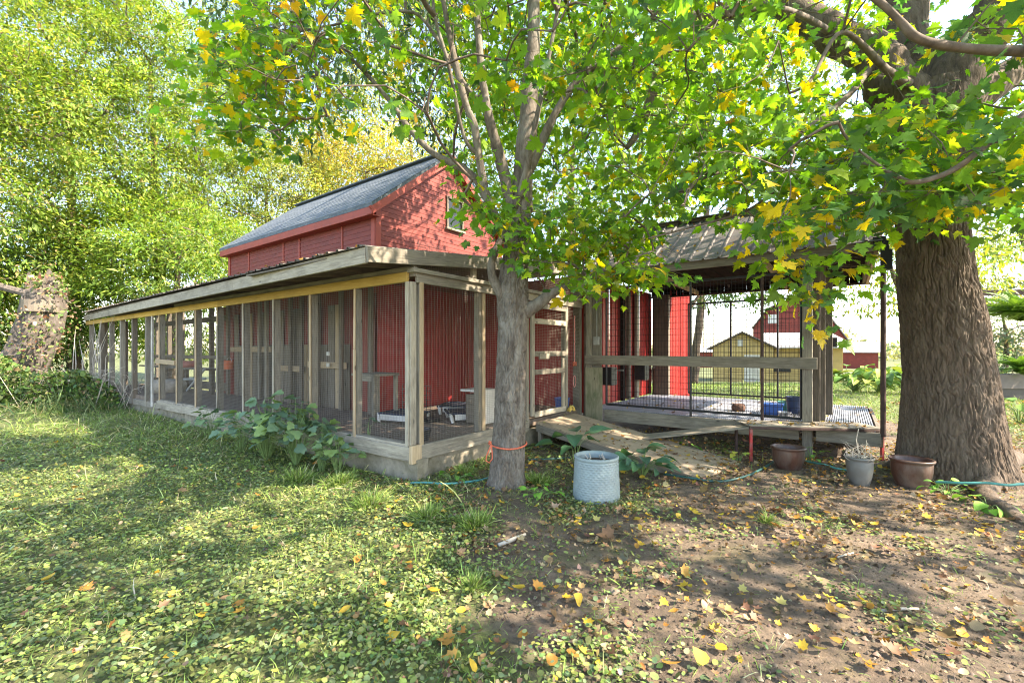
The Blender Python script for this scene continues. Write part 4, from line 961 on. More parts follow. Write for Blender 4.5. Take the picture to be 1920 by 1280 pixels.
far_tree('leafy_tree', 'tall green tree behind the dog run roof', G(1300, 26), crown_at(1330, 180, 26, (6.5, 5, 5.6)), 170, 80, .26, YG, [.35, .35, .2, .1, .0], 1.3, cut=lambda P: proj(P)[1] < 425)
far_tree('leafy_tree', 'tall green tree far behind the massive trunk on the right', G(1990, 26), crown_at(1850, 330, 24, (6.5, 5, 6.5)), 170, 80, .26, YG, [.35, .35, .2, .1, .0], 1.3, cut=lambda P: proj(P)[1] < 575)
far_tree('yard_tree', 'thin yellow-green tree with hanging twigs seen through the right end of the run', G(1730, 15), crown_at(1680, 500, 14.5, (2.8, 2.6, 1.7)), 75, 60, .17, [(.22, .28, .04), (.32, .32, .05), (.10, .18, .03)], [.4, .3, .3], .8, cut=lambda P: proj(P)[1] < 590, trunk_r=.16)
far_tree('spruce_tree', 'hazy blue-green spruce behind the fern planter at the right edge', G(1870, 24), crown_at(1880, 600, 24, (2.4, 2.2, 2.6)), 90, 70, .22, [(.10, .16, .12), (.16, .22, .16), (.24, .20, .16)], [.5, .3, .2], .9, T=LEAFLET, droop=.3, trunk_r=.15)
# dark leafy branches hanging in beyond the left part of the small maple (blue-green, narrow leaves)
lo_ = thing('walnut_tree', 'dark blue-green narrow-leaved tree hanging behind the maple over the barn', 'tree', G(600, 9.5))
N = np.vstack([region_nodes([(420, -60), (900, -60), (860, 240), (740, 280), (690, 200), (640, 260), (600, 275), (540, 180), (470, 100)], 120, 7.0, 9.5), region_nodes([(370, -80), (470, -60), (440, 60), (390, 20)], 10, 7, 8)])
N = N[~inside_build(N-np.array([0, 0, .8]))]
A, par, cnt, nr = grow(N, np.array([tuple(pt(640, -150, 8.5)), tuple(pt(760, -120, 8.5)), tuple(pt(880, -60, 8.5)), tuple(pt(500, -150, 8.5))]), None)
branch_mesh('branches', A, par, cnt, nr, TWIG, lo_, .005)
per = 42; P = np.repeat(N, per, 0)+rng.normal(0, 1, (len(N)*per, 3))*np.array([.30, .30, .30]); d = rng.normal(0, .5, P.shape); d[:, 2] -= .8
u, v, D = proj(P); ok = ~inside_build(P) & (v < edge(u)+12); col, _ = pick([(.045, .095, .05), (.07, .13, .06), (.03, .07, .035), (.16, .2, .04)], [.4, .3, .2, .1], len(P))
scatter('crown', LEAFLET, P[ok], basis(d, rng.normal(0, 1, P.shape))[ok], .15*np.exp(rng.normal(0, .2, ok.sum())), col[ok], LEAFB, lo_)
m = MB(); limb_mb(m, [(Vector(tuple(G(1010, 13))), .2), (pt(960, 400, 12.5), .16), (pt(900, 150, 11), .12), (pt(880, -60, 8.6), .07), (pt(640, -150, 8.5), .04)], 10, 5, .05, 8); m.build('trunk', BARK, lo_, smooth=True)
# branch tip hanging down beyond the run
ht = far_tree('walnut_tree', 'loose dark green boughs dipping into the open back of the run', G(1200, 15.5), crown_at(1365, 545, 15, (1.5, 1.2, .62)), 26, 60, .15, DK, [.3, .4, .2, .1], .5, trunk_r=.1, trunk_top=4.6, cut=lambda P: proj(P)[1] < 592)

# ================================================================ far buildings
R3 = Vector((RT[0], RT[1], 0)); F3 = Vector((FW[0], FW[1], 0))
def frame_at(u, D):
    p = pt(u, 655, D); f_ = Vector((p.x, p.y, 0)).normalized(); r_ = Vector((f_.y, -f_.x, 0)); p.z = float(hz(p.x, p.y)); M = Matrix((r_, f_, Vector((0, 0, 1)))).transposed().to_4x4(); M.translation = p; return M, p.z
SIDY = m_plain('yellow_clapboard', (.50, .36, .15), .8, .12, 2, stretch=(1, 1, 1))
ROOFP = m_plain('pale_steel_roof', (.52, .50, .48), .5, .12, 1.5, .1)
ROOFT = m_plain('brown_shingle', (.17, .14, .12), .9, .2, 5)
def wpx(px_, D): return px_*D/FPX
D0 = 34; hm, hz0 = frame_at(1385, D0)
def hp(u, v, d=0):       # local point of the house frame
    I = hm.inverted(); c_ = I@Vector((0, 0, CAMZ)); q = I@pt(u, v, D0); t_ = (0-c_.y)/(q.y-c_.y); q = c_.lerp(q, t_); return Vector((q.x, d, q.z))
house = thing('yellow_house', 'low yellow clapboard house with gable and pale wing roof beyond the lawn', 'house', hm.translation)
gl_, gr_, gb, ge, gpk = hp(1336, 655).x, hp(1450, 655).x, -.1, hp(1385, 652).z, hp(1385, 625).z
m = MB(); pkx = (gl_+gr_)/2
V = [(gl_, 0, gb), (gr_, 0, gb), (gr_, 0, ge), (pkx, 0, gpk), (gl_, 0, ge)]; V += [(a, 7, c) for a, b, c in V]
m.add(V, [(0, 1, 2, 3, 4), (9, 8, 7, 6, 5), (0, 5, 6, 1), (1, 6, 7, 2), (4, 9, 5, 0)]); wl = m.build('wall', SIDY, house, hm)
wr = hp(1586, 655).x
m = MB(); m.box(((gr_+wr)/2, 3.6, (ge+gb)/2), (wr-gr_-.05, 5.6, ge-gb)); wl2 = m.build('wall', SIDY, house, hm)
for k in range(11):
    z_ = gb+.25+k*(ge-gb)/11
    for a, b, y in ((gl_, gr_, -.012), (gr_+.03, wr-.04, .79)):
        board('clapboard', hm@Vector((a+.02, y, z_)), hm@Vector((b, y, z_)), (ge-gb)/11*.96, .02, SIDY, wl if y < 0 else wl2, c=.002)
for s, xe in ((-1, gl_-.35), (1, gr_+.35)):
    zz = ge-.35*(gpk-ge)/(pkx-gl_)
    board('roof_slab', hm@Vector(((xe+pkx)/2, -.4, (zz+gpk)/2+.10)), hm@Vector(((xe+pkx)/2, 7.2, (zz+gpk)/2+.10)), .10, math.hypot(xe-pkx, zz-gpk)+.08, ROOFT, house, up=(hm.to_3x3()@Vector((s*(gpk-zz), 0, abs(xe-pkx)))))
wt = hp(1385, 624).z
m = MB(); V = [(gr_-.6, -.0, ge-.02), (wr+.8, -.0, ge-.02), (wr-.4, 3.6, wt), (gr_-.6, 3.6, wt), (wr+.8, 7, ge-.02), (gr_-.6, 7, ge-.02)]; V += [(a, b, c+.08) for a, b, c in V]
m.add(V, [(0, 1, 2, 3), (3, 2, 4, 5), (6, 9, 8, 7), (9, 11, 10, 8), (0, 6, 7, 1), (1, 7, 8, 2), (2, 8, 10, 4)]); m.build('wing_roof', ROOFP, house, hm)
m = MB(); m.box((hp(1410, 0).x, -.04, gb+1.05), (1.0, .06, 2.1)); d_ = m.build('door', WHT, house, hm)
m = MB(); m.box((hp(1545, 0).x, .77, gb+1.05), (.95, .06, 2.0)); m.build('door', WHT, house, hm)
m = MB(); m.box((hp(1468, 0).x, .77, gb+1.3), (1.1, .06, .9)); w_ = m.build('window', GLASS, house, hm)
m = MB(); m.box((hp(1388, 0).x, -.06, hp(1388, 643).z), (.35, .05, .5)); m.build('gable_vent', WHT, house, hm)
D0 = 78; bm_, z0_ = frame_at(1500, D0); hm = bm_
gb_t = thing('gambrel_barn', 'large red gambrel-roofed barn rising behind the yellow house', 'barn', bm_.translation)
pts_ = [hp(1412, 616), hp(1440, 580), hp(1492, 558), hp(1545, 582), hp(1588, 638)]
V = [Vector((pts_[0].x, 0, 0)), Vector((pts_[-1].x, 0, 0))]+[Vector((p.x, 0, p.z)) for p in reversed(pts_)]; n = len(V)
m = MB(); V2 = V+[v+Vector((0, 24, 0)) for v in V]
m.add(V2, [tuple(range(n)), tuple(reversed(range(n, 2*n)))]+[(i, i+n, (i+1) % n+n, (i+1) % n) for i in range(n)]); m.build('wall', RED, gb_t, bm_)
for a, b in zip(pts_[:-1], pts_[1:]):
    e = (b-a).normalized(); up_ = Vector((-e.z, 0, e.x)); up_ = up_ if up_.z > 0 else -up_
    c_ = (a+b)/2+up_*.15; board('roof_slab', bm_@(c_+Vector((0, -.6, 0))), bm_@(c_+Vector((0, 24.5, 0))), .16, (b-a).length+.2, ROOFT, gb_t, up=bm_.to_3x3()@up_)
m = MB(); q = hp(1448, 598); m.box((q.x, -.08, q.z), (1.3, .1, 1.6)); m.build('barn_quilt', WHT, gb_t, bm_, label='pale square sign on the barn gable')
for nm, lab, uc, D0, ua, ub_, vt, vr in (('red_shed', 'long low red shed with pale metal roof right of the yellow house', 1612, 62, 1580, 1647, 661, 642), ('red_shed', 'distant low red shed left of the yellow house', 1310, 66, 1285, 1350, 661, 652)):
    hm, z0_ = frame_at(uc, D0); t = thing(nm, lab, 'shed', hm.translation); a, b = hp(ua, 0).x, hp(ub_, 0).x; zt, zr = hp(uc, vt).z, hp(uc, vr).z
    m = MB(); m.box(((a+b)/2, 3, zt/2-.2), (b-a, 6, zt+.4)); m.build('wall', RED, t, hm)
    m = MB(); V = [(a-.4, -.4, zt), (b+.4, -.4, zt), (b+.4, 3, zr), (a-.4, 3, zr), (b+.4, 6.4, zt), (a-.4, 6.4, zt)]; V += [(x, y, z_+.1) for x, y, z_ in V]
    m.add(V, [(0, 1, 2, 3), (3, 2, 4, 5), (6, 9, 8, 7), (9, 11, 10, 8), (0, 6, 7, 1), (1, 7, 8, 2), (2, 8, 10, 4), (0, 3, 9, 6), (3, 5, 11, 9)]); m.build('roof', ROOFP, t, hm)
    for k in range(9):
        x = a+(b-a)*k/8; board('roof_seam', hm@Vector((x, -.4, zt+.12)), hm@Vector((x, 3, zr+.12)), .05, .06, ROOFP, t)
# distant tree line
n = 9000; uu = rng.uniform(-400, 2400, n); DD = rng.uniform(95, 130, n); P = np.array([tuple(pt(a, 655, b)) for a, b in zip(uu, DD)])
P[:, 2] = -1.1+rng.random(n)**.8*(3.6+2.6*np.sin(uu*.013)+1.5*np.sin(uu*.041))
col, _ = pick([(.16, .20, .12), (.22, .24, .13), (.30, .25, .14)], [.5, .3, .2], n)
tag(scatter('distant_woods', LEAFLET, P, basis(rng.normal(0, 1, (n, 3)), rng.normal(0, 1, (n, 3))), 1.5*np.exp(rng.normal(0, .3, n)), col, LEAFB), 'low hazy line of far woods on the horizon', 'woods')

# ================================================================ ground stuff
def gsamp(n, d0, d1, r0=-1.35, r1=1.35, p=2.0):
    D = (d0**p+(d1**p-d0**p)*rng.random(n))**(1/p); r = rng.uniform(r0, r1, n)
    x = D*(FW[0]+r*RT[0]); y = D*(FW[1]+r*RT[1]); return x, y, CU+FPX*r, D
def free(x, y):
    k = (x < KX+.02) & (y > KY-.03) & (x > KL) & (y < 8.8)
    t = np.hypot(x-BT.x, y-BT.y) < .62
    s = np.hypot(x-sb.x, y-sb.y) < .20
    pot = np.zeros_like(k)
    for px_, py_, pr in POTS: pot |= np.hypot(x-px_, y-py_) < pr
    return ~(k | t | s | pot)
pb = gp(1118, 930, 0); pg1 = pt(1478, 700, 5.72); pg2 = pt(1709, 700, 4.92); pgb = pt(1612, 700, 5.02)
POTS = [(pb.x, pb.y, .22), (pg1.x, pg1.y, .19), (pg2.x, pg2.y, .20), (pgb.x, pgb.y, .15)]
BLADE = (np.array([(-.03, 0, 0), (.03, 0, 0), (-.026, .45, .03), (.026, .45, .03), (-.014, .8, -.06), (.014, .8, -.06), (0, 1, -.2)], float)*np.array([1, 1, 1]), np.array([(0, 1, 3), (0, 3, 2), (2, 3, 5), (2, 5, 4), (4, 5, 6)]))
def ground_normal(n, s): q = np.tile([0, 0, 1.0], (n, 1))+rng.normal(0, s, (n, 3)); q[:, 2] = np.abs(q[:, 2]); return q
def pnoise(x, y, f, o=0): return np.array([noise.noise(Vector((a*f, b*f, o))) for a, b in zip(x, y)])
# clover and creeping leaves
x, y, u, D = gsamp(190000, 1.75, 8.5, p=1.5); c_ = cover(x, y); pn = pnoise(x, y, 1.6)+.5*pnoise(x, y, 5, 3)
bare = np.clip((c_-.12)*1.2+pn*.9, 0, 1)
keep = free(x, y) & (rng.random(len(x)) < np.where(c_ > .6, np.clip(.75+pn*.8, .25, 1), bare)*np.where(D > 5.5, .6, 1))
# less of it close to the kennel front where long grass lies
x, y, D = x[keep], y[keep], D[keep]; n = len(x)
z_ = hz(x, y)+rng.uniform(.004, .035, n); d = rng.normal(0, 1, (n, 3)); d[:, 2] *= .25
col, _ = pick([(.20, .265, .075), (.14, .20, .085), (.29, .345, .085), (.08, .13, .055), (.28, .30, .14), (.30, .23, .11)], [.34, .24, .2, .08, .10, .04], n, .25)
sz = .0215*np.exp(rng.normal(0, .26, n))*np.where(D > 5.5, 1.3, 1)
big = rng.random(n) < .5
tag(scatter('clover', ROUND, np.stack([x, y, z_], -1)[big], basis(d[big], ground_normal(big.sum(), .35)), sz[big], col[big], LEAFG), 'low round-leaved clover carpeting the left lawn', 'clover')
tag(scatter('creeping_weeds', OVAL, np.stack([x, y, z_], -1)[~big], basis(d[~big], ground_normal((~big).sum(), .4)), sz[~big]*1.1, col[~big], LEAFG), 'small oval-leaved creeping weeds among clover and soil', 'weeds')
print('clover', n)
# grass: matted blades near the kennel, short blades in the lawn
def grass(name, label, x, y, L, lay, pal, w, wid=1.0):
    n = len(x); d = rng.normal(0, 1, (n, 3)); d[:, 2] = np.abs(rng.normal(0, 1, n))*lay+.15
    col, _ = pick(pal, w, n, .22); T = (BLADE[0]*np.array([wid, 1, 1]), BLADE[1])
    return tag(scatter(name, T, np.stack([x, y, hz(x, y)-.005], -1), basis(d, rng.normal(0, .4, (n, 3))+np.array([0, 0, 1.0])), L*np.exp(rng.normal(0, .35, n)), col, LEAFG), label, 'grass')
GP = [(.17, .27, .055), (.25, .36, .08), (.40, .42, .18), (.50, .45, .27), (.10, .18, .045)]
x, y, u, D = gsamp(95000, 4.2, 14, -1.3, .15, 1.9); q = pnoise(x, y, 1.3, 7)
f_ = np.clip(1.15-(KY-y)/2.0, 0, 1)*(x < -2.9)+.45*(D > 6.5)
k = free(x, y) & (y < KY+.1) & (rng.random(len(x)) < f_*np.clip(.7+q, .2, 1)) & (cover(x, y) > .2)
grass('long_grass', 'long matted pale green grass lying before the kennel sill', x[k], y[k], np.where(D[k] > 7, .13, .105), .38, GP, [.3, .3, .2, .1, .1], .8); print('grass', k.sum())
x, y, u, D = gsamp(230000, 1.8, 8.5, -1.3, 1.3, 1.6); k = free(x, y) & (rng.random(len(x)) < np.clip(cover(x, y), .04, .8)*np.clip(.55+1.4*pnoise(x, y, 2.2, 5), .15, 1))
grass('lawn_grass', 'short grass blades growing up between the clover', x[k], y[k], .05, .7, GP, [.4, .3, .1, .05, .15], .9)
x, y, u, D = gsamp(70000, 8.5, 26, -.35, 1.35, 1.5); k = (y > 11.2) & (cover(x, y) > .3); k |= (x > 1.8) & (y > 8.6) & (cover(x, y) > .4)
grass('far_grass', 'sunny lawn grass beyond the dog run and the big trunk', x[k], y[k], .11, .8, [(.16, .26, .05), (.24, .34, .07), (.30, .34, .10)], [.5, .3, .2], 1.6)
# tufts
for i, (u_, v_, s_, lab) in enumerate([(690, 950, .26, 'bright grass tuft on the sunny ground left of the maple foot'), (890, 985, .24, 'bright grass tuft on the soil in front of the small maple'), (885, 1095, .13, 'small lone grass tuft in the middle of the foreground'), (800, 975, .2, 'grass tuft between the kennel corner and the foreground leaves'), (870, 890, .2, 'grass tuft at the foot of the small maple'), (1010, 905, .22, 'drooping grass tuft right of the small maple'), (1440, 985, .1, 'tiny grass tuft on the bare soil below the brown pot'), (560, 900, .25, 'grass tuft in front of the kennel sill'), (640, 905, .25, 'grass tuft below the kennel sill near its corner')]):
    c = gp(u_, v_); n = int(900*s_*4*(.5+s_)); a = rng.uniform(0, 2*math.pi, n); r_ = np.abs(rng.normal(0, .33*s_, n)); X = c.x+r_*np.cos(a); Y = c.y+r_*np.sin(a)
    d = np.stack([np.cos(a)*(.25+r_/s_), np.sin(a)*(.25+r_/s_), np.full(n, .6)], -1)+rng.normal(0, .32, (n, 3)); col, _ = pick(GP, [.3, .45, .15, .02, .08], n)
    tag(scatter('grass_tuft', BLADE, np.stack([X, Y, hz(X, Y)-.005], -1), basis(d, rng.normal(0, .3, (n, 3))+np.array([0, 0, 1.0])), (.06+.22*s_)*np.exp(rng.normal(0, .25, n)), col, LEAFG), lab, 'grass tuft', kind='stuff')
# fallen leaves: the big ones are things, the small dry litter is one mass
LP = [(.56, .37, .045), (.42, .21, .045), (.30, .19, .095), (.34, .26, .16), (.15, .09, .05), (.46, .40, .13)]
LN = ['yellow', 'orange', 'tan brown', 'pale', 'dark brown', 'greenish yellow']
def litter_density(x, y, u, D):
    v = CV+FPX*CAMZ/D
    h = .2+.85*np.exp(-((v-890)/60)**2)*sstep(1000, 1250, u)+.55*np.exp(-((v-960)/110)**2)*sstep(700, 1000, u)
    h += .6*((y > 8.5) & (x > 1.0)); h += .16*np.exp(-((v-1150)/160)**2)*sstep(600, 1000, u)
    return np.clip(h*np.where(u < 650, .25, 1), 0, 1)
x, y, u, D = gsamp(60000, 1.8, 13, -1.25, 1.3, 1.6); k = free(x, y) & (rng.random(len(x)) < litter_density(x, y, u, D)*np.clip(.7+pnoise(x, y, 2.3, 2)*2.4, .06, 1.6)) & ~((D > 9) & (x < 0))
x, y, D = x[k], y[k], D[k]; n = len(x); d = rng.normal(0, 1, (n, 3)); d[:, 2] *= .3; col, kk = pick(LP, [.07, .12, .34, .15, .31, .01], n, .3)
sz = .030*np.exp(rng.normal(0, .35, n)); P = np.stack([x, y, hz(x, y)+.006+rng.uniform(0, .02, n)], -1); R = basis(d, ground_normal(n, .45)); sel = rng.random(n) < .5
tag(scatter('leaf_litter', CURL, P[sel], R[sel], sz[sel], col[sel], LEAFG), 'small dry brown leaves strewn over the soil', 'leaf litter')
tag(scatter('leaf_litter', CURLM, P[~sel], R[~sel], sz[~sel]*1.25, col[~sel], LEAFG), 'crumpled small maple leaves strewn over the soil', 'leaf litter'); print('litter', n)
fm = [palette_mesh(CURL, LP, 'fallen_leaf'), palette_mesh(CURLM, LP, 'fallen_leaf'), palette_mesh(fan(mirror([(0, 0), (.35, .1), (.45, .4), (.25, .75), (0, 1)]), cup=.25, fold=-.2, droop=-.1), LP, 'fallen_leaf')]
cnt_ = 0; used_l = set()
def leaf_place(x, y, u, D, c):
    v = CV+FPX*CAMZ/D
    L = [('blue-grey pot', 1118, 930), ('small maple foot', 950, 905), ('ramp foot', 1345, 890), ('round brown pot', 1478, 880), ('zinc bucket', 1612, 915), ('wide brown pot', 1709, 925), ('big trunk root', 1860, 960), ('kennel corner', 775, 895)]
    nm, lu, lv = min(L, key=lambda q: (q[1]-u)**2+(2*(q[2]-v))**2); s = ''
    if math.hypot(lu-u, 2*(lv-v)) < 260: return ('just ' if math.hypot(lu-u, 2*(lv-v)) < 130 else '')+('left of' if u < lu-45 else 'right of' if u > lu+45 else 'in front of')+' the '+nm, s
    row = ['along the very bottom edge', 'near the bottom edge', 'in the lower foreground', 'in the middle ground', 'in the upper middle ground'][int(min(4, (1280-v)//85))]
    col_ = ['at far left', 'at left', 'left of centre', 'at centre', 'right of centre', 'at right', 'at far right'][int(min(6, max(0, u//275)))]
    return row+' '+col_+(' in clover' if c > .55 else ' on soil'), s
spots = [(672, 1052), (1232, 800 if 0 else 1030), (1290, 1103), (722, 1207), (850, 1207), (1063, 1233), (1335, 1187), (1345, 1220), (80, 1097), (1240, 1245), (1700, 1010), (1620, 1135), (1810, 1192), (1490, 975), (640, 1160), (1010, 1095), (955, 1085), (985, 1110)]
while cnt_ < 300:
    if cnt_ < len(spots): q = gp(*spots[cnt_]); X, Y, U, DD = [np.array([e]) for e in (q.x, q.y, spots[cnt_][0], FPX*CAMZ/(spots[cnt_][1]-CV))]; ok = True
    else:
        X, Y, U, DD = gsamp(1, 2.0, 6.5, -1.1, 1.12, 1.3); v_ = CV+FPX*CAMZ/DD[0]; ok = free(X, Y)[0] and 0 < U[0] < 1920 and v_ < 1275 and rng.random() < (.35 if U[0] < 700 else 1)*(.45+.5*litter_density(X, Y, U, DD)[0])
    if not ok: continue
    c = int(rng.choice(6, p=[.34, .16, .17, .19, .04, .10])) if cnt_ >= len(spots) else random.choice([0, 0, 1]); sh = int(rng.integers(3)); wd = ''
    s_ = (.045+.03*rng.random())*(1.25 if cnt_ < len(spots) else 1)
    zone, wd = leaf_place(X[0], Y[0], U[0], DD[0], cover(X, Y)[0]); base_l = '%s %s fallen leaf %s' % (LN[c], ['curled oval', 'curled lobed', 'flat broad'][sh], zone)
    opts = [w_ for w_ in ('', 'large ', 'small ') if w_+base_l not in used_l]
    if not opts: continue
    wd = opts[0]; used_l.add(wd+base_l); s_ = {'': s_, 'large ': .085, 'small ': .036}[wd]
    d = rng.normal(0, 1, (1, 3)); d[:, 2] *= .15; R_ = basis(d, ground_normal(1, .28))[0]
    M = Matrix(np.vstack([np.column_stack([R_*s_, [X[0], Y[0], float(hz(X[0], Y[0]))+.016+.01*rng.random()]]), [0, 0, 0, 1]]).tolist())
    o = link('fallen_leaf', fm[sh][c], LEAFG, None, M); tag(o, '%s%s %s fallen leaf %s' % (wd, LN[c], ['curled oval', 'curled lobed', 'flat broad'][sh], zone), 'leaf', 'fallen leaves'); cnt_ += 1
# leaves lying on the ramp, the grating and the bench
P = []; 
for _ in range(260):
    s, t = rng.random()**.8, rng.random(); q = a0.lerp(b0, s).lerp(a1.lerp(b1, s), t)
    if rng.random() < .25+.75*s: P.append(tuple(q+nrm*.008))
for _ in range(160): P.append((rng.uniform(PXL+.3, PXR), rng.uniform(PY0, PY1), PZL+.01))
for _ in range(60): q = bl.lerp(br, rng.random())+bp*rng.uniform(0, .4); P.append((q.x, q.y, q.z+.035))
for _ in range(150):
    yy = rng.uniform(PY0, RPY); P.append((rng.uniform(-3.8, PXR), yy, RPZ-(RPY-yy)*slr+.03))
for _ in range(240): yy = rng.uniform(RY0, 5.0); P.append((rng.uniform(-18, KX), yy, kz(yy)+.03))
P = np.array(P); n = len(P); d = rng.normal(0, 1, (n, 3)); d[:, 2] *= .2; col, _ = pick(LP, [.16, .2, .3, .15, .18, .01], n, .25)
tag(scatter('strewn_leaves', CURLM, P, basis(d, ground_normal(n, .3)), .045*np.exp(rng.normal(0, .25, n)), col, LEAFG), 'yellow and brown leaves strewn over ramp, grating and roofs', 'leaf litter')

# ================================================================ plants with large leaves
def leaf_tmpl(w=.42, cup=.35, droop=.35, n=9, lobes=0, seed=0):
    """a broad ribbed leaf blade, 2 x n quads"""
    V = []; F = []
    for i in range(n+1):
        t = i/n; ww = w*math.sin(math.pi*min(1, t**.62))**.8*(1+lobes*.28*math.sin(t*17+seed))
        zc = -droop*t*t
        for s in (-1, -.5, 0, .5, 1): V.append((s*ww, t, zc+cup*abs(s)**1.5*ww*.6+.012*math.sin(9*t+4*s)))
    for i in range(n):
        for j in range(4): a = i*5+j; F += [(a, a+1, a+6), (a, a+6, a+5)]
    return np.array(V), np.array(F)
HG = [(.07, .17, .09), (.055, .13, .075), (.10, .22, .09)]
hosta_m = [palette_mesh(leaf_tmpl(.36, .5, .35, 10), HG, 'hosta_leaf')]
for ms in hosta_m:
    for me in ms: me.polygons.foreach_set('use_smooth', np.ones(len(me.polygons), bool))
mallow_m = palette_mesh(leaf_tmpl(.52, .25, .3, 8, 1.0), [(.14, .24, .14), (.18, .29, .13), (.10, .18, .11), (.20, .31, .10)], 'broad_leaf')
lime_m = palette_mesh(leaf_tmpl(.34, .25, .35, 7), [(.14, .34, .04), (.20, .40, .06), (.10, .25, .04)], 'weed_leaf')
def plant(name, label, cat, base, nl, meshes, size, h, spread, group=None, mat=LEAFH, stem_mat=None, up=.8, dirs=None, upright=.5, stemr=.004):
    t = thing(name, label, cat, base, group); m = MB(); b = Vector(base)
    for i in range(nl):
        a = rng.uniform(0, 2*math.pi) if dirs is None else dirs[i % len(dirs)][0]; k = rng.random()**.5 if dirs is None else dirs[i % len(dirs)][1]
        hh = h*(1-.45*k)*rng.uniform(.65, 1.1) if dirs is None else h*dirs[i % len(dirs)][2]; o_ = Vector((math.cos(a), math.sin(a), 0))
        tip = b+o_*spread*k+Vector((0, 0, hh)); mid = b+o_*spread*k*.35+Vector((0, 0, hh*.7))
        m.tube([b+o_*.02, mid, tip], [stemr, stemr*.8, stemr*.5], 5)
        d = np.array([[o_.x, o_.y, upright*rng.uniform(-.3, 1)]])+rng.normal(0, .2, (1, 3)); nn = np.array([[-o_.x*.5, -o_.y*.5, 1]])+rng.normal(0, .3, (1, 3))
        R_ = basis(d, nn)[0]; s_ = size*rng.uniform(.7, 1.2)
        M = Matrix(np.vstack([np.column_stack([R_*s_, tuple(tip)]), [0, 0, 0, 1]]).tolist())
        link('leaf', random.choice(meshes), mat, t, M)
    m.build('stem', stem_mat or STEMG, t); return t
STEMG = m_plain('green_stem', (.14, .22, .07), .7, .3, 10)
q = gp(1078, 868); plant('hosta', 'hosta with few broad upright leaves behind the blue-grey pot', 'hosta', tuple(q), 8, hosta_m[0], .27, .40, .20, 'hostas by the ramp', dirs=[(0.3, .6, .95), (1.8, .5, 1.0), (2.8, .9, .8), (3.5, 1.5, .62), (4.6, .5, .6), (5.2, .9, 1.0), (.9, 1.1, .95), (5.9, 1.3, .9)], upright=.6)
q = gp(1205, 893); plant('hosta', 'bushy dark hosta of many leaves between the pot and the ramp', 'hosta', tuple(q), 28, hosta_m[0], .20, .38, .30, 'hostas by the ramp', upright=.1)
for u_, Y_, nl, h, sp, sz_, lab in ((500, 3.0, 90, .98, .55, .135, 'large broad-leaved weed growing against the kennel wire'), (556, 3.12, 80, .88, .45, .135, 'leafy weed beside the largest weed at the kennel wire'), (603, 3.15, 22, .62, .22, .12, 'slim broad-leaved weed right of the big weed clump'), (634, 3.2, 28, .55, .26, .12, 'low weed sprawling over the kennel sill near the corner'), (690, 3.6, 4, .35, .1, .12, 'tiny seedling poking through the kennel wire'), (395, 3.1, 34, .60, .35, .12, 'small weed clump in front of the far kennel bays'), (452, 3.0, 26, .6, .3, .12, 'pale leafy weed left of the largest weed')):
    x_ = onY(u_, Y_); plant('broad_leaved_weed', lab, 'weed', (x_, Y_, float(hz(x_, Y_)) if u_ != 690 else .38), nl, mallow_m, sz_, h, sp, 'weeds along the kennel', LEAFG, upright=-.2)
for u_, v_, nl, h, lab in ((1775, 932, 16, .20, 'bright lime weed in front of the large glazed pot'), (1850, 955, 9, .12, 'bright broad seedling at the foot of the big trunk root'), (1520, 870, 12, .28, 'lime sapling beside the round brown pot under the bench'), (1385, 868, 10, .2, 'yellowing weed beside the foot of the ramp'), (1290, 850, 7, .22, 'small green weed behind the ramp'), (850, 905, 12, .16, 'low green weed left of the small maple foot'), (1010, 935, 14, .14, 'low green weed between maple foot and blue-grey pot')):
    q = gp(u_, v_); plant('leafy_weed', lab, 'weed', tuple(q), nl, lime_m if u_ != 1385 else palette_mesh(leaf_tmpl(.4, .2, .3, 6), [(.50, .48, .08), (.30, .40, .06)], 'weed_leaf'), .085 if u_ != 1850 else .13, h, .2, 'small weeds on the soil', LEAFG, upright=0)
lg_ = palette_mesh(leaf_tmpl(.36, .4, .5, 7), [(.14, .28, .05), (.22, .36, .07), (.09, .20, .05), (.34, .40, .08)], 'hosta_leaf')
for u_, D_, nl, h, lab in ((1602, 16.5, 40, .85, 'left one of the yellow-green hostas seen through the run'), (1650, 16.0, 50, 1.0, 'larger yellow-green hosta bush beside the slim dark pole'), (1585, 20, 26, 1.1, 'yellow shrub before the red shed beyond the run'), (1912, 9.2, 12, .55, 'lime hosta cut by the right edge in front of the planter'), (1690, 19, 30, 1.1, 'shrub glimpsed left of the big trunk')):
    q = pt(u_, 655, D_); plant('garden_hosta' if u_ != 1585 else 'shrub', lab, 'hosta' if u_ != 1585 else 'shrub', (q.x, q.y, float(hz(q.x, q.y))), nl, lg_, .45 if D_ > 12 else .36, h, 1.0 if D_ > 12 else .5, None, LEAFG, upright=.1, stemr=.01)
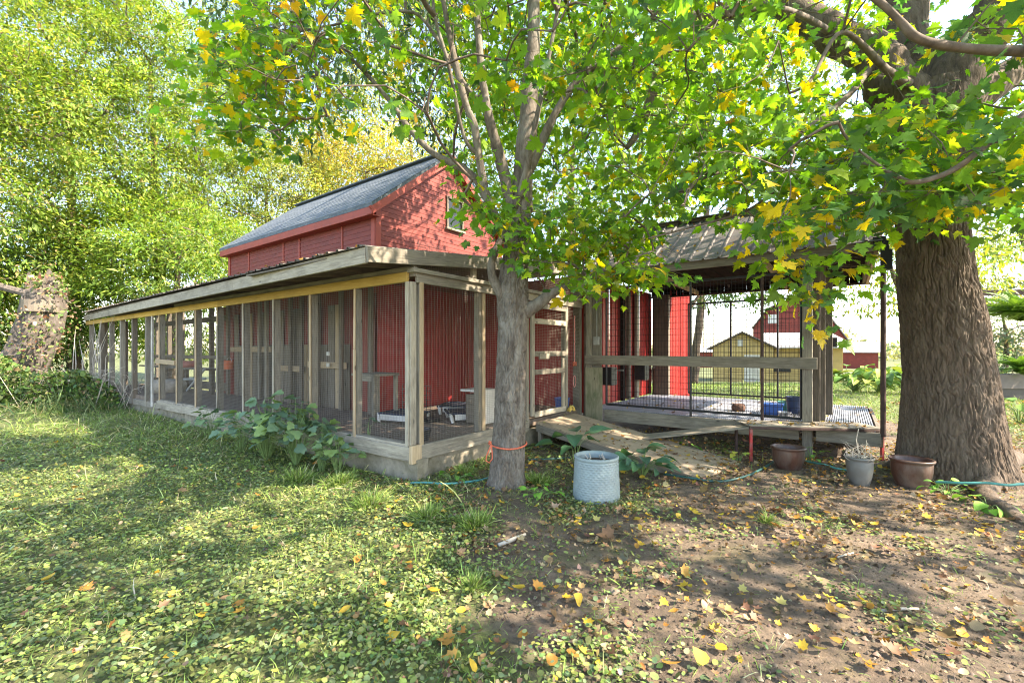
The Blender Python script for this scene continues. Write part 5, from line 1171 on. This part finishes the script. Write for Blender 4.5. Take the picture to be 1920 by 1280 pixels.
# ferns
V = []; F = []
for i in range(18):
    t = i/18; zc = .55*t-.85*t*t; w = .17*math.sin(math.pi*(t*.9+.08))
    for s in (-1, 1): b_ = len(V); V += [(0, t, zc), (s*w, t+.05, zc-.03), (s*w*.9, t+.075, zc-.035), (0, t+.04, zc)]; F += [(b_, b_+1, b_+2), (b_, b_+2, b_+3)]
fern_m = palette_mesh((np.array(V), np.array(F)), [(.13, .26, .04), (.20, .36, .05), (.08, .18, .03)], 'frond')
def fern(label, base, n, s):
    t = thing('fern', label, 'fern', tuple(base), 'ferns right of the big trunk')
    for i in range(n):
        a = rng.uniform(0, 2*math.pi); el = rng.uniform(0, 1.2); d = np.array([[math.cos(a)*math.cos(el), math.sin(a)*math.cos(el), math.sin(el)]]); R_ = basis(d, np.array([[0, 0, 1.0]])+rng.normal(0, .2, (1, 3)))[0]
        link('frond', random.choice(fern_m), LEAFG, t, Matrix(np.vstack([np.column_stack([R_*s*rng.uniform(.7, 1.1), tuple(base)]), [0, 0, 0, 1]]).tolist()))
plb = pt(1900, 655, 13.5)
PLANTW = m_plain('grey_planter_wood', (.13, .11, .10), .7, .2, 4)
plt = thing('planter_bench', 'dark brown raised planter at the right edge behind the trunk', 'planter', (plb.x, plb.y, 0))
Mx = Matrix((R3, F3, Vector((0, 0, 1)))).transposed().to_4x4(); Mx.translation = (plb.x, plb.y, 0)
m = MB(); m.box((.3, 0, .55), (2.0, .04, .42)); m.build('front_board', PLANTW, plt, Mx)
m = MB(); m.box((.3, .6, .55), (2.0, .04, .42)); m.box((-.68, .3, .55), (.04, .56, .42)); m.box((.3, .3, .6), (1.9, .56, .3)); m.build('box', PLANTW, plt, Mx)
m = MB(); m.box((.3, .3, .17), (1.9, .5, .34)); m.build('plinth', BLK, plt, Mx)
fern('big green fern growing in the dark planter at the right edge', plb+Vector((.25, .3, .78-1.5)), 90, .75)
hf = pt(1915, 600, 7.5); fern('hanging fern above the planter at the right edge', hf, 80, .62)
pg = thing('pergola', 'thin weathered pergola beams and posts behind the big trunk', 'pergola', tuple(gp(1845, 740)))
board('beam', pt(1780, 577, 12.5), pt(2100, 571, 11.5), .17, .10, RUST, pg)
board('beam', pt(1780, 550, 13.5), pt(2100, 545, 12.5), .16, .08, RUST, pg)
for u_, w in ((1843, .09), (1850, .07)): q = pt(u_, 655, 12.8); board('post', (q.x, q.y, -.05), (q.x+.05, q.y, 2.0), w, .07, WOODD, pg, up=(1, 0, 0))
for u_ in (1838,): q = pt(u_, 655, 12.8); board('post', (q.x, q.y, -.05), (q.x-.05, q.y, 1.9), .05, .05, WOODW, pg, up=(1, 0, 0))

# ================================================================ stump and thicket at the left
sp = pt(75, 655, 13.6)
stp = thing('tree_stump', 'tall grey broken tree stump leaning among vines left of the kennel', 'stump', (sp.x, sp.y, 0))
st = [(sp.x+R3.x*k_, sp.y+R3.y*k_, z_, r_) for k_, z_, r_ in ((-1.0, -.1, .85), (-.6, .8, .62), (-.25, 1.6, .52), (.05, 2.5, .50), (.18, 3.4, .48))]
o = bark_trunk('trunk', st, STUMPW, stp, 90, .04, 9, .04, 5)
me = o.data; co = np.empty(len(me.vertices)*3); me.vertices.foreach_get('co', co); co = co.reshape(-1, 3)
th = np.arctan2(co[:, 1]-sp.y, co[:, 0]-sp.x); top = 3.3+.35*np.sin(2.3*th+1)+.18*np.sin(7*th)+.10*np.sin(13*th); co[:, 2] = np.where(co[:, 2] > 1.2, 1.2+(co[:, 2]-1.2)*(top-1.2)/2.2, co[:, 2]); me.vertices.foreach_set('co', co.ravel()); me.update()
m = MB(); m.tube([(sp.x+.2, sp.y, 2.6), (sp.x+.2, sp.y, 2.95)], [.44, .42], 20); m.build('heartwood', WOODD, stp)
m = MB(); limb_mb(m, [(pt(-60, 520, 13.4), .12), (pt(30, 545, 13.4), .11), (pt(95, 560, 13.5), .09)], 8, 4, .05); m.build('broken_limb', STUMPW, stp)
VP = [(.20, .08, .055), (.26, .15, .09), (.20, .26, .07), (.12, .20, .05), (.45, .36, .20)]
def blob_leaves(name, label, cat, n, poly, d0, d1, size, pal, w, T=LEAFLET, parent=None, lay=0.0):
    P = region_nodes(poly, n, d0, d1); P = P[P[:, 2] > 0]; n = len(P); d = rng.normal(0, 1, (n, 3)); d[:, 2] += lay; col, _ = pick(pal, w, n, .25)
    o = scatter(name, T, P, basis(d, rng.normal(0, 1, (n, 3))+np.array([0, 0, .6])), size*np.exp(rng.normal(0, .3, n)), col, LEAFG, parent)
    return o if parent else tag(o, label, cat)
blob_leaves('vine_leaves', '', '', 600, [(30, 580), (140, 560), (160, 640), (120, 690), (0, 700), (0, 600)], 12.7, 13.3, .075, VP, [.12, .22, .3, .25, .11], OVAL, stp)
blob_leaves('vine_leaves', '', '', 350, [(45, 520), (110, 510), (140, 560), (60, 550)], 13.0, 13.8, .08, VP, [.1, .2, .3, .3, .1], OVAL, stp)
blob_leaves('thicket', 'tangle of weeds and reddish vines round the stump at the left end', 'thicket', 15000, [(-120, 670), (0, 665), (60, 700), (150, 695), (205, 722), (225, 745), (220, 762), (-120, 765)], 11.3, 13.4, .085, DK+[(.16, .22, .06), (.32, .26, .14)], [.15, .25, .25, .05, .2, .1], OVAL)
m = MB()
for _ in range(150):
    u_ = rng.uniform(-60, 270); D_ = rng.uniform(11.2, 13.4); q = pt(u_, 655, D_); q.z = 0; L = rng.uniform(.5, 1.3); a = rng.uniform(0, 6.3); o_ = Vector((math.cos(a), math.sin(a), 0))
    m.tube([q, q+o_*L*.3+Vector((0, 0, L*.7)), q+o_*L*.8+Vector((0, 0, L*.85))], [.008, .006, .002], 4)
for _ in range(14):
    q = pt(rng.uniform(120, 200), 655, 12.4); q.z = .3; L = rng.uniform(1.2, 2.2); m.tube([q, q+Vector((rng.normal(0, .3), 0, L*.6)), q+Vector((rng.normal(.2, .5), .1, L))], [.014, .010, .003], 5)
tag(m.build('dry_stalks', SADDLE, kind='stuff'), 'dry arching stalks and canes over the weeds at the left end', 'stalks')
x = rng.uniform(-17.5, -9.0, 16000); y = KY-.15-np.abs(rng.normal(0, .7, 16000)); kk = np.clip((-x-12.5)/4, .06, .8); sel = rng.random(len(x)) < kk; x, y = x[sel], y[sel]
grass('tall_weeds', 'tall rank grass along the far bays of the kennel', x, y, np.where(x < -14.5, .34, .13), .7, [(.10, .17, .05), (.16, .22, .08), (.30, .28, .14), (.06, .11, .04)], [.35, .3, .15, .2], .7)

# ================================================================ pots, hoses, ropes
POTB = m_plain('blue_grey_glaze', (.225, .285, .29), .45, .15, 12, dirt=(.26, .28, .27), dirt_amt=.4)
GLZ = m_plain('brown_glaze', (.085, .038, .026), .35, .4, 7, dirt=(.19, .16, .135), dirt_amt=.8, stretch=(1, 1, .4))
GALV = m_plain('old_galvanised', (.17, .18, .175), .6, .2, 6, .3, dirt=(.16, .13, .10), dirt_amt=.7)
pot = thing('garden_pot', 'pale blue-grey pot with scale pattern standing alone before the ramp', 'pot', (pb.x, pb.y, 0))
z0_ = float(hz(pb.x, pb.y))-.01; V = []; nA, nZ = 220, 80; H = .43
for j in range(nZ+1):
    t = j/nZ; r_ = .238-.022*t-.018*math.exp(-t*22)
    for i in range(nA):
        a = 2*math.pi*i/nA; row = t*19; ph_ = a*28/(2*math.pi)+.5*(int(row) % 2); fx = abs((ph_ % 1)-.5)*2; fz = row % 1
        b_ = .0042*max(0, 1-fx**2-.8*(fz-.35)**2*2.4) if .04 < t < .93 else 0
        V.append((pb.x+(r_+b_)*math.cos(a), pb.y+(r_+b_)*math.sin(a), z0_+H*t))
i = np.arange(nZ)[:, None]; j = np.arange(nA)[None]; F = np.stack([i*nA+j, i*nA+(j+1) % nA, (i+1)*nA+(j+1) % nA, (i+1)*nA+j], -1).reshape(-1, 4)
link('body', npmesh('body', np.array(V), F, True), POTB, pot)
m = MB(); m.lathe([(.214, H-.03), (.226, H-.01), (.226, H+.008), (.214, H+.016), (.196, H+.010), (.190, H-.02), (.188, H-.10)], 48, (pb.x, pb.y, z0_)); m.build('rim', POTB, pot, smooth=True)
m = MB(); m.lathe([(.19, H-.055), (.10, H-.04), (.001, H-.035)], 24, (pb.x, pb.y, z0_)); m.build('soil', BRSOIL, pot)
m = MB()
for k in range(9): a = rng.uniform(0, 6.28); q = Vector((pb.x+.1*math.cos(a), pb.y+.1*math.sin(a), z0_+H-.05)); m.tube([q, q+Vector((rng.normal(0, .03), rng.normal(0, .03), rng.uniform(.03, .08)))], [.008, .004], 5)
m.build('dead_stems', SADDLE, pot)
def kettle(name, label, c, R_, H, mat, bulge=.05):
    t = thing(name, label, 'pot', (c.x, c.y, 0)); z0_ = float(hz(c.x, c.y))-.02; m = MB(); pr = []
    for k in range(13): s = k/12; pr.append((R_*(.62+.38*math.sin(math.pi*.5*min(1, s*1.25))**.8)*(1-.03*s), H*s))
    pr += [(R_*1.06, H+.004), (R_*1.07, H+.018), (R_*1.0, H+.026), (R_*.93, H+.012), (R_*.90, H-.08)]
    m.lathe(pr, 48, (c.x, c.y, z0_)); m.build('body', mat, t, smooth=True)
    m = MB(); m.lathe([(R_*.91, H-.07), (R_*.5, H-.06), (.001, H-.055)], 24, (c.x, c.y, z0_)); m.build('soil', BRSOIL, t); return t, z0_
kettle('glazed_pot', 'round brown glazed pot under the left half of the bench', pg1, .185, .27, GLZ)
kettle('glazed_pot', 'wide brown glazed pot against the foot of the big trunk', pg2, .185, .29, GLZ)
t, z0_ = kettle('zinc_bucket', 'grey zinc bucket with dead plant between the two brown pots', pgb, .125, .29, GALV)
t.name = 'zinc_bucket'; WM['zinc_bucket'] = WM.get(t.name, t.matrix_basis)
m = MB()
for k in range(34):
    a = rng.uniform(0, 6.28); q = Vector((pgb.x+.08*math.cos(a), pgb.y+.08*math.sin(a), z0_+.24)); L = rng.uniform(.10, .24)
    m.tube([q, q+Vector((rng.normal(0, .05), rng.normal(0, .05), L*.6)), q+Vector((rng.normal(0, .09), rng.normal(0, .09), L))], [.004, .003, .0015], 4)
m.tube([Vector((pgb.x, pgb.y, z0_+.25)), Vector((pgb.x-.03, pgb.y, z0_+.5)), Vector((pgb.x-.01, pgb.y, z0_+.62))], .005, 5)
m.build('dead_plant', SADDLE, t)
def gl2(u, v, z=.02): q = gp(u, v); q.z = float(hz(q.x, q.y))+z; return q
def cable(name, label, cat, pts_, r, mat, sm=8, group=None):
    m = MB(); P = [Vector(p) for p in pts_]; out = []
    for i in range(len(P)-1):
        p0 = P[max(i-1, 0)]; p1 = P[i]; p2 = P[i+1]; p3 = P[min(i+2, len(P)-1)]
        for k in range(sm): t = k/sm; out.append(.5*((2*p1)+(p2-p0)*t+(2*p0-5*p1+4*p2-p3)*t*t+(3*p1-p0-3*p2+p3)*t**3))
    out.append(P[-1]); m.tube(out, r, 8); return tag(m.build(name, mat, smooth=True), label, cat, group)
cable('garden_hose', 'pale teal garden hose running from the big trunk to the right edge', 'hose', [pt(1755, 903, 4.62), pt(1800, 905, 4.42), pt(1850, 905, 4.32), pt(1890, 909, 4.25), pt(1925, 908, 4.22), pt(1990, 925, 4.2)], .012, TEAL)
cable('garden_hose', 'teal hose lying behind the zinc bucket', 'hose', [gl2(1505, 868), gl2(1545, 880, .03), gl2(1580, 889, .03), gl2(1640, 893)], .012, TEAL)
cable('garden_hose', 'dark green hose curving round the foot of the ramp', 'hose', [gl2(1245, 893), gl2(1300, 903, .03), gl2(1350, 907, .02), gl2(1400, 900, .03), gl2(1435, 882, .03), gl2(1452, 868)], .013, TEALD)
cable('garden_hose', 'green hose half hidden in grass left of the small maple', 'hose', [gl2(770, 908), gl2(800, 912, .03), gl2(840, 916, .03), gl2(900, 905, .02), gl2(935, 893)], .012, TEAL)
cable('garden_hose', 'short green hose length in grass behind the small maple', 'hose', [gl2(990, 866), gl2(1030, 864, .03), gl2(1070, 860, .02)], .012, TEALD)
# rope round the small maple
rp = thing('tied_rope', 'orange rope tied round the small maple with a hanging loop', 'rope', (sb.x, sb.y, .46))
c = pt(952, 832, 5.0); rr_ = .208
m = MB(); m.tube([c+Vector((rr_*math.cos(a), rr_*math.sin(a), .012*math.sin(a*2))) for a in np.linspace(0, 2*math.pi, 40)], .009, 8, cap=False); m.build('band', RROPE, rp, smooth=True)
e = pt(921, 833, 4.78); m = MB(); m.tube([e+R3*x_+Vector((0, 0, z_)) for x_, z_ in ((0, 0), (-.02, -.05), (-.05, -.12), (-.055, -.17), (-.02, -.19), (.012, -.15), (.01, -.08), (-.005, .03), (-.02, .04), (0, 0))], .007, 7); m.build('loop', RROPE, rp, smooth=True)
m = MB(); m.tube([gl2(918, 911)+Vector((0, 0, .0)), gl2(935, 917, .02), gl2(955, 917, .02), gl2(980, 912, .02), gl2(995, 903, .01)], .008, 7); tag(m.build('rope', RROPE, smooth=True), 'orange rope lying round the foot of the small maple', 'rope')
# hanging leash, yellow rope, blue bucket
yl = onX(1078, KX+.05); ls = thing('hanging_leash', 'pink and white rope leash hanging on the wire right of the gate', 'leash', (KX+.03, yl, 2.0))
m = MB(); D_ = DY(1078, yl); z1, z2, z3 = zat(592, D_), zat(682, D_), zat(722, D_)
m.tube([(KX+.04, yl+.006*math.sin(k*2.1), z1+(z2-z1)*k/24) for k in range(25)], [.011+.003*(k % 2) for k in range(25)], 7)
m.tube([(KX+.04, yl+.05*math.sin(a)-.0, z3+.07+.10*math.cos(a)) for a in np.linspace(0, 2*math.pi, 18)], .008, 6, cap=False); m.build('rope', PROPE, ls, smooth=True)
m = MB(); m.tube([(KX+.045, yl+.06*math.sin(a), z2+.035*math.sin(2*a)) for a in np.linspace(0, 2*math.pi, 18)], .009, 6, cap=False); m.build('knot', RROPE, ls, smooth=True)
yc = onX(1068, KX+.06); m = MB(); pts_ = []
for k in range(90): a = k*.32; pts_.append((KX+.10+.02*math.sin(a*.7), yc+.08*math.cos(a)+.02*math.sin(k), .41+.10*abs(math.sin(a))*(.6+.4*math.sin(k*.3))+.02*(k/90)))
m.tube(pts_, .011, 7); tag(m.build('rope_coil', YROPE, smooth=True), 'coil of yellow rope at the top end of the ramp', 'rope')
def bucket(name, label, c, R_, H, mat, cat='bucket', group=None, handle=False):
    t = thing(name, label, cat, tuple(c), group); m = MB(); m.lathe([(.001, .004), (R_*.80, 0), (R_, H), (R_*1.06, H), (R_*1.06, H+.012), (R_*.97, H+.012), (R_*.78, .015), (.001, .014)], 32, tuple(c)); m.build('body', mat, t, smooth=False)
    if handle: m = MB(); m.tube([(c[0]+R_*1.03*math.cos(a), c[1]+.02, c[2]+H+.8*R_*math.sin(a)) for a in np.linspace(0, math.pi, 14)], .004, 6); m.build('handle', STEEL, t)
    return t
bucket('plastic_bucket', 'blue bucket standing behind the yellow rope coil', (KX-.22, yc+.22, KZF), .14, .22, BLUEP)
bucket('rubber_pan', 'black rubber feed pan in the front corner of the kennel', (-4.24, 3.86, KZF), .13, .13, BLK, 'pan')
# things inside the kennel
def cot(label, x0, y0, L, Wd, rot):
    t = thing('dog_cot', label, 'dog bed', (x0, y0, KZF), 'raised dog cots'); M = Matrix.Translation((x0, y0, KZF))@Matrix.Rotation(rot, 4, 'Z')
    m = MB(); m.box((0, 0, .13), (L-.08, Wd-.08, .012)); 
    m.build('canvas', NAVY, t, M)
    m = MB()
    for s in (-1, 1):
        m.tube([(s*L/2, -Wd/2, .13), (s*L/2, Wd/2, .13)], .02, 8); m.tube([(-L/2, s*Wd/2, .13), (L/2, s*Wd/2, .13)], .02, 8)
    m.build('frame', NAVY, t, M)
    for sx in (-1, 1):
        for sy in (-1, 1): m = MB(); m.tube([(sx*L*.48, sy*Wd*.48, .14), (sx*L*.44, sy*Wd*.53, 0)], [.03, .025], 8); m.build('leg', WHT, t, M)
    m = MB(); m.box((0, -Wd/2-.012, .085), (L*.8, .012, .09)); m.build('skirt', WHT, t, M)
cot('navy dog cot on white legs by the red ribbed wall', -5.45, 6.1, .95, .62, .5)
cot('second navy dog cot, nearer the small maple', -4.85, 5.55, .85, .6, .9)
cot('small navy cot near the front wire bay', -5.6, 4.75, .6, .5, .2)
ck = thing('toppled_crate', 'whitish plastic crate standing on end just inside the side wire', 'crate', (-4.3, 5.2, KZF))
y_ = onX(922, KX-.3); m = MB(); m.box((-4.35, y_, KZF+.26), (.04, .40, .50)); m.box((-4.55, y_+.2, KZF+.26), (.4, .03, .50)); m.box((-4.55, y_, KZF+.50), (.4, .40, .03)); m.build('shell', WHT, ck)
m = MB(); m.box((-4.50, y_-.02, KZF+.23), (.30, .33, .42)); m.build('lining', WOODD, ck)
tb = thing('small_table', 'little grey wooden table at the red wall inside the kennel', 'table', (-6.1, 4.65, KZF))
board('top', (-6.42, 4.62, 1.10), (-5.85, 4.62, 1.10), .04, .5, WOODG, tb)
for sx in (-6.38, -5.90):
    for sy in (4.42, 4.84): board('leg', (sx, sy, KZF), (sx, sy, 1.08), .06, .06, WOODG, tb, up=(1, 0, 0))
board('apron', (-6.38, 4.40, 1.04), (-5.9, 4.40, 1.04), .08, .02, WOODG, tb)
bk = thing('wire_crate', 'dark wire dog crate in shadow behind the small table', 'crate', (-5.6, 4.7, KZF))
m = MB()
for k in range(9): m.tube([(-5.75+.08*k, 4.85, KZF), (-5.75+.08*k, 4.85, KZF+.55)], .005, 4); m.tube([(-5.75, 4.85, KZF+.07*k), (-5.1, 4.85, KZF+.07*k)], .005, 4)
m.build('bars', BLK, bk); m = MB(); m.box((-5.43, 4.95, KZF+.03), (.66, .18, .05)); m.build('tray', BLK, bk)
for v_, lab in ((663, 'upper white notice on the dark inner wall'), (684, 'lower white notice on the dark inner wall')):
    x_ = onY(615, 4.86); m = MB(); m.box((x_, 4.86, zat(v_, DY(615, 4.86))), (.10, .01, .07)); tag(m.build('white_notice', WHT), lab, 'notice')
bd_ = thing('inner_boarding', 'dark brown boarding on the barn side inside the kennel', 'boarding', (-9, 5, KZF))
for k in range(20):
    x_ = -7.5-.24*k; board('board', (x_, 5.0, KZF), (x_, 5.0, 2.35 if k % 3 else 1.6), .22, .02, [WOODD, WOODN, WOODD, WOODD, WOODD][k % 5], bd_, up=(1, 0, 0))
x_ = onY(428, 4.5); bucket('hanging_bucket', 'orange bucket hanging inside the sixth kennel bay', (x_, 4.5, zat(692, DY(428, 4.5))), .11, .18, TERRA, handle=True)
sh_ = thing('long_shelf', 'low plank shelf running along the back of the far bays', 'shelf', (-13, 4.8, .9))
board('plank', (-12.6, 4.75, 1.0), (-17.8, 4.75, 1.0), .04, .4, WOODD, sh_)
for x_ in (-12.8, -14.5, -16.2, -17.6): board('leg', (x_, 4.75, KZF), (x_, 4.75, .98), .08, .08, WOODD, sh_, up=(1, 0, 0))
def cushion(name, label, cat, c, r, h, mat):
    m = MB(); m.lathe([(.001, 0), (r*.9, 0), (r, h*.3), (r*1.02, h*.6), (r*.85, h*.95), (r*.4, h*.85), (.001, h*.9)], 24, c); return tag(m.build(name, mat, smooth=True), label, cat)
cushion('dog_bolster', 'pale round dog cushion on the floor of a far bay', 'cushion', (onY(314, 4.3), 4.3, KZF), .42, .34, SADDLE)
cushion('folded_blanket', 'pinkish blanket heap on the back shelf of a far bay', 'blanket', (onY(357, 4.75), 4.75, 1.02), .26, .18, m_plain('pink_cloth', (.42, .16, .13), .9, .2, 8))
cushion('saddle_pad', 'beige saddle pad heap on the shelf near the kennel end', 'pad', (onY(194, 4.75), 4.75, 1.02), .3, .26, SADDLE)
m = MB(); m.tube([(onY(350, 4.2), 4.2, .5), (onY(385, 4.5), 4.5, 1.05)], .03, 6); m.tube([(onY(340, 4.3), 4.3, .75), (onY(385, 4.4), 4.4, .8)], .03, 6); tag(m.build('tilted_bars', CONDUIT), 'tilted grey bars of a folded cot in a far bay', 'bars')
# things inside the run
def runp(u, D_): q = pt(u, 655, D_); return (q.x, q.y, PZL+.002)
q = runp(1450, 7.6); m = MB(); m.box((q[0], q[1], q[2]+.09), (.30, .24, .18)); bx_ = thing('blue_tub', 'bright blue plastic tub on the grating behind the dark pole', 'tub', q)
m = MB(); m.box((q[0], q[1], q[2]+.085), (.26, .20, .17)); m.build('body', BLUEP, bx_)
m = MB()
for s in (-1, 1): m.box((q[0], q[1]+s*.105, q[2]+.165), (.29, .02, .025)); m.box((q[0]+s*.14, q[1], q[2]+.167), (.02, .23, .025))
m.build('rim', BLUEP, bx_)
bucket('water_bucket', 'dark blue bucket beside the right post inside the run', runp(1490, 7.7), .13, .27, NAVP, handle=True)
bucket('steel_bowl', 'steel dog bowl between blue tub and dark bucket', runp(1471, 7.2), .09, .08, STEEL, 'bowl')
bucket('water_bucket', 'low teal bucket behind the steel bowl in the run', runp(1472, 8.1), .12, .14, TEAL)
cushion('dog_toy', 'small brown ball toy lying on the grating', 'toy', runp(1385, 8.0), .11, .13, m_plain('brown_toy', (.13, .07, .05), .9, .4, 20))
bi = thing('black_bin', 'tall black bin behind the right front post of the run', 'bin', runp(1536, 7.9)); q = runp(1537, 7.9)
m = MB(); m.lathe([(.12, 0), (.14, .62), (.15, .62), (.15, .66), (.001, .67)], 4, q); m.build('body', BLK, bi)
# bits of wood on the ground
for a, b, r_, lab in (((935, 1022), (985, 1005), .016, 'short chunk of broken branch in front of the small maple'), ((1650, 1147), (1722, 1138), .008, 'thin pale stick on the bare soil at the lower right'), ((1435, 1013), (1510, 1018), .005, 'thin dark twig lying on the soil below the brown pot'), ((1570, 1045), (1600, 1036), .006, 'small twig in the middle of the right-hand soil'), ((1575, 1080), (1620, 1098), .004, 'fine twig near the yellow leaves on the right soil')):
    m = MB(); p_, q_ = gl2(*a, r_), gl2(*b, r_); md = (p_+q_)/2+Vector((.01, .01, .004)); m.tube([p_, md, q_], [r_, r_*1.1, r_*.7], 7); tag(m.build('stick', SADDLE if r_ > .005 else TWIG, smooth=True), lab, 'stick')
# crumbs of earth and chips on the bare soil
x, y, u, D = gsamp(26000, 1.8, 7, -1.2, 1.25, 1.4); k = free(x, y) & (rng.random(len(x)) < 1.1-cover(x, y)); x, y = x[k], y[k]; n = len(x)
CR = (np.array([(.5, 0, 0), (0, .5, 0), (-.5, 0, .05), (0, -.5, 0), (0, 0, .45)], float), np.array([(0, 1, 4), (1, 2, 4), (2, 3, 4), (3, 0, 4)]))
col, _ = pick([(.10, .075, .055), (.17, .13, .10), (.26, .21, .16), (.08, .055, .035)], [.35, .35, .15, .15], n)
tag(scatter('soil_crumbs', CR, np.stack([x, y, hz(x, y)-.002], -1), basis(rng.normal(0, 1, (n, 3))*np.array([1, 1, .2]), ground_normal(n, .3)), .012*np.exp(rng.normal(0, .5, n)), col, LEAFG), 'crumbs of earth and bits of bark on the bare soil', 'soil')
# small twigs
m = MB()
for _ in range(260):
    X, Y, U, DD = gsamp(1, 1.9, 7, -1.1, 1.15, 1.4)
    if not free(X, Y)[0] or cover(X, Y)[0] > .75: continue
    p_ = Vector((X[0], Y[0], float(hz(X[0], Y[0]))+.008)); a = rng.uniform(0, 6.3); L = rng.uniform(.03, .16); o_ = Vector((math.cos(a), math.sin(a), rng.uniform(0, .12))); s_ = Vector((-o_.y, o_.x, 0))*rng.normal(0, .12*L)
    m.tube([p_, p_+o_*L*.5+s_, p_+o_*L], [.0022, .002, .0012], 4)
tag(m.build('twig_litter', TWIG, kind='stuff'), 'thin dry twigs strewn over the soil and clover', 'twigs')
